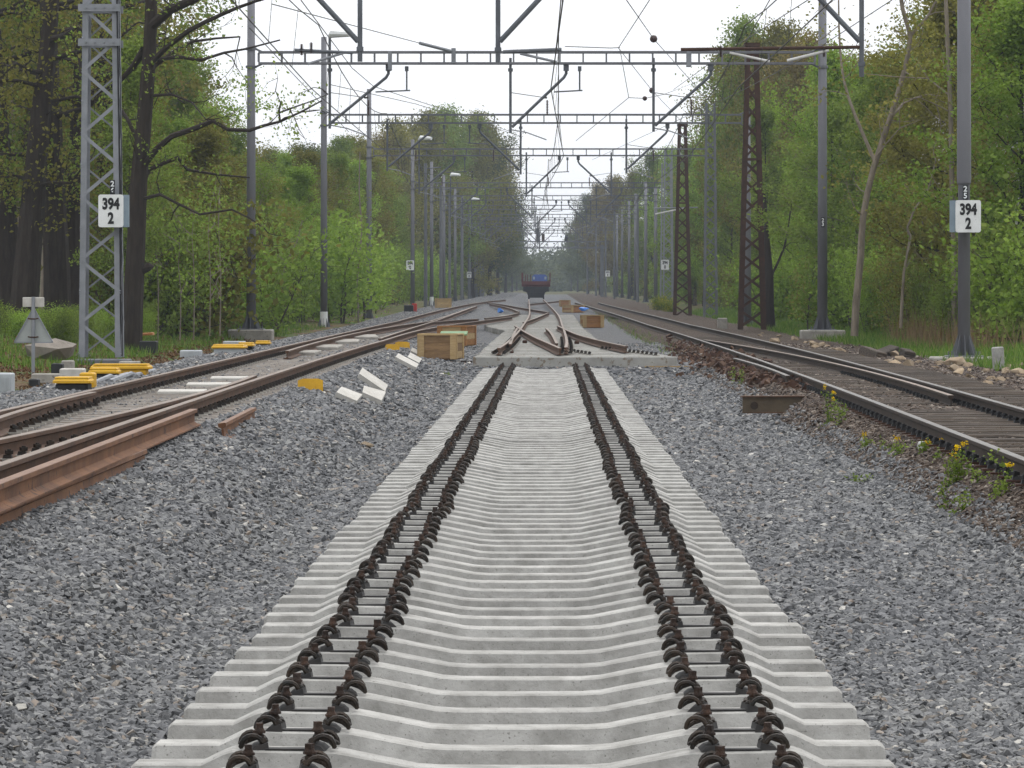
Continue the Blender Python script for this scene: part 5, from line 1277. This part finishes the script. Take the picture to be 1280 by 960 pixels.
tree_from_paths('oak_tree', 'dark bare-limbed oak with young leaves standing behind the lattice mast', (PX(166, DK), DK, 0.1),
    [(T((164, 444), (166, 380), (170, 300), (173, 230), (180, 150), (187, 60), (190, -30), (196, -140)), 0.29, 0.12),
     (T((187, 34), (213, 12), (250, -4), (300, -40), swing=-0.4), 0.15, 0.05), (T((184, 84), (205, 62), (235, 39), (275, 19), (318, 2), (370, -12), swing=-0.5), 0.085, 0.025),
     (T((184, 90), (215, 66), (240, 52), (270, 48), (300, 46), swing=0.5), 0.06, 0.02), (T((183, 76), (222, 71), (252, 75), (280, 66), (308, 61), (350, 50), swing=0.4), 0.06, 0.02),
     (T((174, 214), (196, 186), (215, 170), (245, 160), (266, 151), (285, 162), (312, 163), (330, 157), (350, 152), (376, 140), (402, 126), swing=-0.3), 0.09, 0.018),
     (T((350, 153), (349, 141), (362, 136), (385, 128), (410, 118), d=97.3), 0.035, 0.01), (T((172, 245), (186, 212), (222, 197), (234, 212), (270, 218), (312, 222), swing=0.3), 0.075, 0.02),
     (T((173, 250), (200, 243), (250, 268), (290, 262), (330, 285), swing=-0.4), 0.05, 0.015), (T((180, 62), (166, 84), (150, 101), (120, 118), swing=0.4), 0.11, 0.03), (T((182, 120), (215, 118), (240, 128), (258, 150), swing=-0.5), 0.045, 0.015),
     (T((178, 190), (160, 150), (140, 120), (100, 90), swing=0.5), 0.07, 0.02)], 'bark_d', 'fresh', rng, 12, 0.22, 0.10, 1.0, 0.6)
mb = MB(); q = T((176, 338), (187, 333), (190, 336)); mb.tube(q, [0.13, 0.11, 0.1], 8); o = part('branch_stub', mb, M['bark_d'], bpy.data.objects['oak_tree']); o.matrix_parent_inverse = Matrix.Translation(-Vector((PX(166, DK), DK, 0.1)))
for nm, base, up, r, lab, lf in (('oak_tree', (12, 400, 118), [(8, 300), (2, 200), (-6, 100), (-10, -20), (-14, -160)], 0.40, 'dark oak trunk cut by the left edge of the picture', 'olive'),
        ('oak_tree', (27, 417, 112), [(34, 330), (42, 240), (50, 150), (60, 60), (66, -40), (70, -150)], 0.42, 'dark leaning oak behind the triangular sign', 'olive'),
        ('oak_tree', (72, 413, 115), [(70, 320), (66, 220), (64, 130), (60, 30), (52, -150)], 0.42, 'thick dark oak between the triangular sign and the lattice mast', 'fresh'),
        ('oak_tree', (92, 412, 119), [(92, 320), (94, 220), (98, 120), (104, 20), (110, -150)], 0.30, 'slimmer dark oak directly left of the lattice mast', 'olive'),
        ('oak_tree', (128, 408, 126), [(130, 300), (128, 180), (126, 60), (124, -120)], 0.26, 'dark oak half hidden behind the lattice mast', 'bronze')):
    bx, by, d = base
    paths = [(T((bx, by + 14), (bx, by), *up, d=d), r * 1.1, r * 0.35)]
    rr = random.Random(bx)
    for k in range(11):
        py = rr.uniform(-60, 235); t = lerp_knots(-py, [(-b, a) for a, b in sorted(up, key=lambda q: -q[1])]); sg = rr.choice((-1, 1)); L = rr.uniform(35, 110)
        paths.append((T((t, py), (t + sg * L * 0.4, py - L * 0.1), (t + sg * L * 0.75, py - L * rr.uniform(-0.1, 0.4)), (t + sg * L, py - L * rr.uniform(-0.2, 0.6)), d=d, swing=rr.uniform(-0.9, 0.7)), rr.uniform(0.05, 0.12), 0.02))
    tree_from_paths(nm, lab, (PX(bx, d), d, 0.3), paths, 'bark_d', lf, np.random.default_rng(bx + 3), 11, 0.34, 0.15, 1.0, 0.85)
G = lambda px, d: (PX(px, d), d, height(PX(px, d), d))
tree_from_paths('crooked_tree', 'crooked pale-barked tree leaning over the right thicket', G(1068, 112),
    [(T((1068, 420), (1070, 380), (1076, 320), (1079, 270), (1092, 210), (1112, 150), (1130, 90), (1138, 45), (1128, 10), (1120, -60), d=112), 0.115, 0.05), (T((1112, 150), (1128, 130), (1160, 118), (1190, 122), d=112, swing=0.6), 0.04, 0.012),
     (T((1095, 205), (1060, 120), (1050, 60), (1048, -20), d=112, swing=0.5), 0.06, 0.02), (T((1138, 45), (1160, 20), (1180, -20), d=112), 0.05, 0.02), (T((1092, 200), (1125, 160), (1150, 150), d=112, swing=-0.5), 0.03, 0.01)], 'bark_p', 'olive', np.random.default_rng(8), 8, 0.3, 0.13, 0.8, 0.8)
tree_from_paths('slender_tree', 'straight slender pale tree just left of the thick right mast', G(1192, 106),
    [(T((1192, 420), (1193, 330), (1190, 230), (1188, 130), (1184, 40), (1180, -60), d=106), 0.085, 0.05), (T((1188, 120), (1160, 98), (1120, 96), (1080, 92), d=106, swing=0.4), 0.025, 0.008), (T((1188, 140), (1150, 122), (1130, 124), d=106, swing=-0.4), 0.02, 0.008)], 'bark_p', 'olive', np.random.default_rng(9), 8, 0.3, 0.12, 0.7, 0.7)
tree_from_paths('birch_tree', 'thin white birch stem at the right edge of the picture', G(1262, 108),
    [(T((1258, 420), (1264, 340), (1270, 290), (1276, 240), (1282, 120), (1286, -20), d=108), 0.07, 0.04)], 'glassfibre', 'fresh', np.random.default_rng(10), 8, 0.3, 0.12, 0.8, 0.8)
tree_from_paths('crooked_sapling', 'thin crooked sapling between the portal mast and the thick right mast', G(1127, 108),
    [(T((1126, 410), (1130, 340), (1137, 300), (1134, 285), (1143, 262), (1160, 238), (1170, 200), d=108), 0.05, 0.02)], 'bark_p', 'fresh', np.random.default_rng(12), 9, 0.25, 0.12, 0.9, 0.9)
tree_from_paths('dark_stem_tree', 'short dark trunk with green suckers right of the tall rusty mast', G(960, 158),
    [(T((961, 412), (960, 380), (961, 345), (958, 300), (955, 240), d=158), 0.30, 0.06), (T((961, 350), (980, 310), (990, 250), d=158), 0.06, 0.02)], 'bark_d', 'fresh', np.random.default_rng(13), 12, 0.35, 0.16, 1.0, 0.9)
cl = []
rng2 = np.random.default_rng(14)
for k in range(420): cl.append(Vector((PX(1262, 112) + rng2.normal(0, 0.75), 112 + rng2.normal(0, 0.8), rng2.uniform(1.6, 9.0))))
tree_from_paths('blossom_tree', 'white blossoming tree at the right edge behind the thick mast', G(1262, 112),
    [(T((1258, 425), (1262, 330), (1256, 220), (1266, 120), (1262, 40), d=112), 0.12, 0.04)], 'bark', 'blossom', rng2, 26, 0.24, 0.085, 1.0, 1.0, extra=cl)
tree_from_paths('leaning_stem', 'pale leaning dead stem in the left thicket', G(345, 150), [(T((345, 410), (352, 345), (372, 300), (378, 275), d=150), 0.04, 0.02)], 'bark_p', 'fresh', np.random.default_rng(15), 10, 0.3, 0.13, 0.5, 0.8)
tree_from_paths('young_birch', 'thin pale young tree between two left masts', G(450, 190), [(T((448, 405), (447, 345), (452, 290), (449, 240), (450, 190), d=190), 0.06, 0.03), (T((430, 400), (436, 360), (444, 320), d=190), 0.04, 0.02)], 'bark_p', 'fresh', np.random.default_rng(16), 10, 0.35, 0.14, 0.8, 0.8)
for k, (px, py0, py1) in enumerate(((197, 310, 410), (242, 295, 405), (262, 290, 400), (275, 280, 400), (225, 330, 405))):
    tree_from_paths('birch_sapling', ['leftmost', 'third', 'fourth', 'rightmost', 'second'][k] + ' of five thin birch saplings in the left thicket', G(px, 112), [(T((px, py1 + 20), (px + 1, (py0 + py1) / 2), (px - 2, py0), (px, py0 - 25), d=112), 0.022, 0.008)], 'bark_p', 'bright', np.random.default_rng(50 + k), 10, 0.26, 0.11, 0.9, 0.9)

# ---- grass, dry stems, litter
def blades(n, xr, yr, h, w, m, name, seed, mask=None, lean=0.35):
    rng = np.random.default_rng(seed)
    X = rng.uniform(*xr, size=n); Y = np.exp(rng.uniform(math.log(yr[0]), math.log(yr[1]), size=n))
    tuft = np.sin(X * 2.1 + 1.3 * np.sin(Y * 0.7)) * np.sin(Y * 1.1 + X) + rng.normal(0, 0.5, n)
    keep = tuft > -0.4
    if mask is not None: keep &= mask(X, Y)
    X, Y = X[keep], Y[keep]; n = len(X)
    Z = np.array([height(a, b) for a, b in zip(X, Y)]) - 0.06
    H = rng.uniform(0.45, 1.2, n) * h * (1 + 0.4 * np.clip(tuft[keep], -1, 1)); A = rng.uniform(0, 6.28, n); ww = w * rng.uniform(0.6, 1.3, n)
    P = np.stack([X, Y, Z], 1); S = np.stack([np.cos(A), np.sin(A) * 0.4, 0 * A], 1) * ww[:, None]
    tip = P + np.stack([rng.normal(0, lean, n) * H, rng.normal(0, lean, n) * H, H + 0.06], 1)
    V = np.stack([P - S, P + S, tip], 1).reshape(-1, 3)
    return quads_mesh(name, V, rng.random(n), LEAF[m], True)
inv = lambda X, Y: (X < 0.125 * Y + 2.0) & (X > -0.1445 * Y - 2)
tag(obj('grass', blades(90000, (8.6, 22), (72, 260), 0.20, 0.018, 'grass', 'grass', 1, inv)), 'green grass on the verge under the right wood', 'grass', kind='stuff')
tag(obj('grass', blades(36000, (-24, -9.8), (76, 170), 0.17, 0.018, 'grass', 'grass', 2, inv)), 'green grass under the oaks on the left', 'grass', kind='stuff')
tag(obj('dry_grass', blades(3200, (9.9, 13.5), (92, 116), 0.75, 0.012, 'dry', 'dry_grass', 3, lambda X, Y: inv(X, Y) & (X > 9.2 + 0.006 * Y), 0.22)), 'tall dry brown grass in front of the right thicket', 'dry grass', kind='stuff')
tag(obj('track_weeds', blades(2500, (2.95, 3.5), (34, 260), 0.12, 0.012, 'grass', 'track_weeds', 4, lambda X, Y: (Y > 95))), 'low green weeds along the near edge of the far right track', 'weeds', kind='stuff')
rng = np.random.default_rng(61); cen = []
for _ in range(2600):
    x, d = rng.uniform(-17, -7.6), rng.uniform(60, 130)
    if -0.1445 * d - 1.5 < x: cen.append((x, d, height(x, d) - 0.01))
tag(obj('leaf_litter', leaves(np.array(cen), 8, 0.22, 0.075, rng, 'leaf_litter', LEAF['litter'], 0.05)), 'brown fallen leaves on the left verge', 'leaf litter', kind='stuff')

# ---- yellow flowering weeds on the soil ridge
def weed(px, py, hpx, label, seed, heads=2):
    p = on_ground(px, py); rng = np.random.default_rng(seed); H = hpx * p.y / FOC
    o = thing('yellow_weed', label, 'weed', p); mb = MB(); tips = []; cen = []
    for k in range(heads + 2):
        a = Vector((rng.normal(0, 0.04), rng.normal(0, 0.04), -0.03))
        pts = branch(mb, a, (rng.normal(0, 0.18), rng.normal(0, 0.18), 1), H * (1.0 if k == 0 else rng.uniform(0.45, 0.95)), 0.005, rng, 5, 0.1, 0.08, 4)
        if k < heads: tips.append(pts[-1])
        for s_ in pts[:-1]: cen.append(tuple(s_))
    part('stems', mb, M['brass'], o).material_slots[0].material = LEAF['grass']
    obj('leaves', leaves(np.array(cen), 12, 0.035, 0.034, rng, 'leaves', LEAF['fresh']), o)
    for tpt in tips:
        c = np.array([tuple(tpt + Vector((rng.normal(0, 0.012), rng.normal(0, 0.012), rng.normal(0, 0.012)))) for _ in range(5)])
        obj('flower_head', leaves(c, 8, 0.011, 0.019, rng, 'flower_head', LEAF['flower']), o)
for k, (px, py, h, hd, lab) in enumerate(((1036, 532, 52, 2, 'tallest yellow-flowered weed behind the steel beam'), (1052, 530, 48, 1, 'yellow-flowered weed right beside the tallest weed'), (1085, 560, 22, 1, 'low yellow-flowered weed on bare soil below the tall pair'), (1112, 562, 20, 0, 'leafy green weed left of the white stone'), (1127, 568, 24, 1, 'small yellow-flowered weed just left of the white stone'),
        (1164, 562, 16, 2, 'yellow-flowered weed touching the white stone'), (1190, 610, 60, 2, 'tall yellow-flowered weed pair in front of the right rail'), (1203, 600, 52, 1, 'yellow-flowered weed right of the tall pair'), (1168, 580, 20, 0, 'green weed without flowers below the white stone'), (1196, 632, 38, 0, 'leafy green weed at the edge of the grey ballast'),
        (1253, 620, 42, 1, 'bushy yellow-flowered weed near the right edge of the picture'), (1255, 612, 50, 0, 'bushy green weed near the right edge of the picture'), (1232, 600, 45, 0, 'thin tall green stem against the right rail'), (921, 478, 22, 0, 'left of two small green weeds by the rusty scrap'), (929, 480, 26, 0, 'right of two small green weeds by the rusty scrap'), (1206, 640, 30, 0, 'low green weed spreading over the ballast edge'), (1085, 605, 16, 0, 'tiny green weed on the soil ridge'))):
    weed(px, py, h, lab, 300 + k, hd)

# neighbours of one look are told apart by their order from the camera
same = {}
for o in COL.objects:
    if o.name.split('.')[0] in ('woodland_tree', 'shrub') and o.parent is None: same.setdefault(o['label'], []).append(o)
for lab, os_ in same.items():
    os_.sort(key=lambda o: o.location.y)
    if len(os_) > 1:
        for k, o in enumerate(os_[:20]): o['label'] = (NTH[k] + ' nearest ' if k else 'nearest ') + lab

# ------------------------------------------------------------------ haze: one closed box of even air
mb = MB(); mb.box((0, 830, 18.5), (760, 1800, 42)); hz = part('haze', mb, M['white'], None)
hm = bpy.data.materials.new('pale_haze'); hm.use_nodes = True; t = hm.node_tree; t.nodes.clear()
out = N(t, 'ShaderNodeOutputMaterial'); pv = N(t, 'ShaderNodeVolumePrincipled'); pv.inputs['Color'].default_value = (0.76, 0.86, 1.0, 1); pv.inputs['Density'].default_value = 0.00022
pv.inputs['Anisotropy'].default_value = 0.2
t.links.new(pv.outputs[0], out.inputs['Volume']); hz.data.materials.clear(); hz.data.materials.append(hm)
tag(hz, 'thin pale haze over the far line', 'haze', kind='stuff')
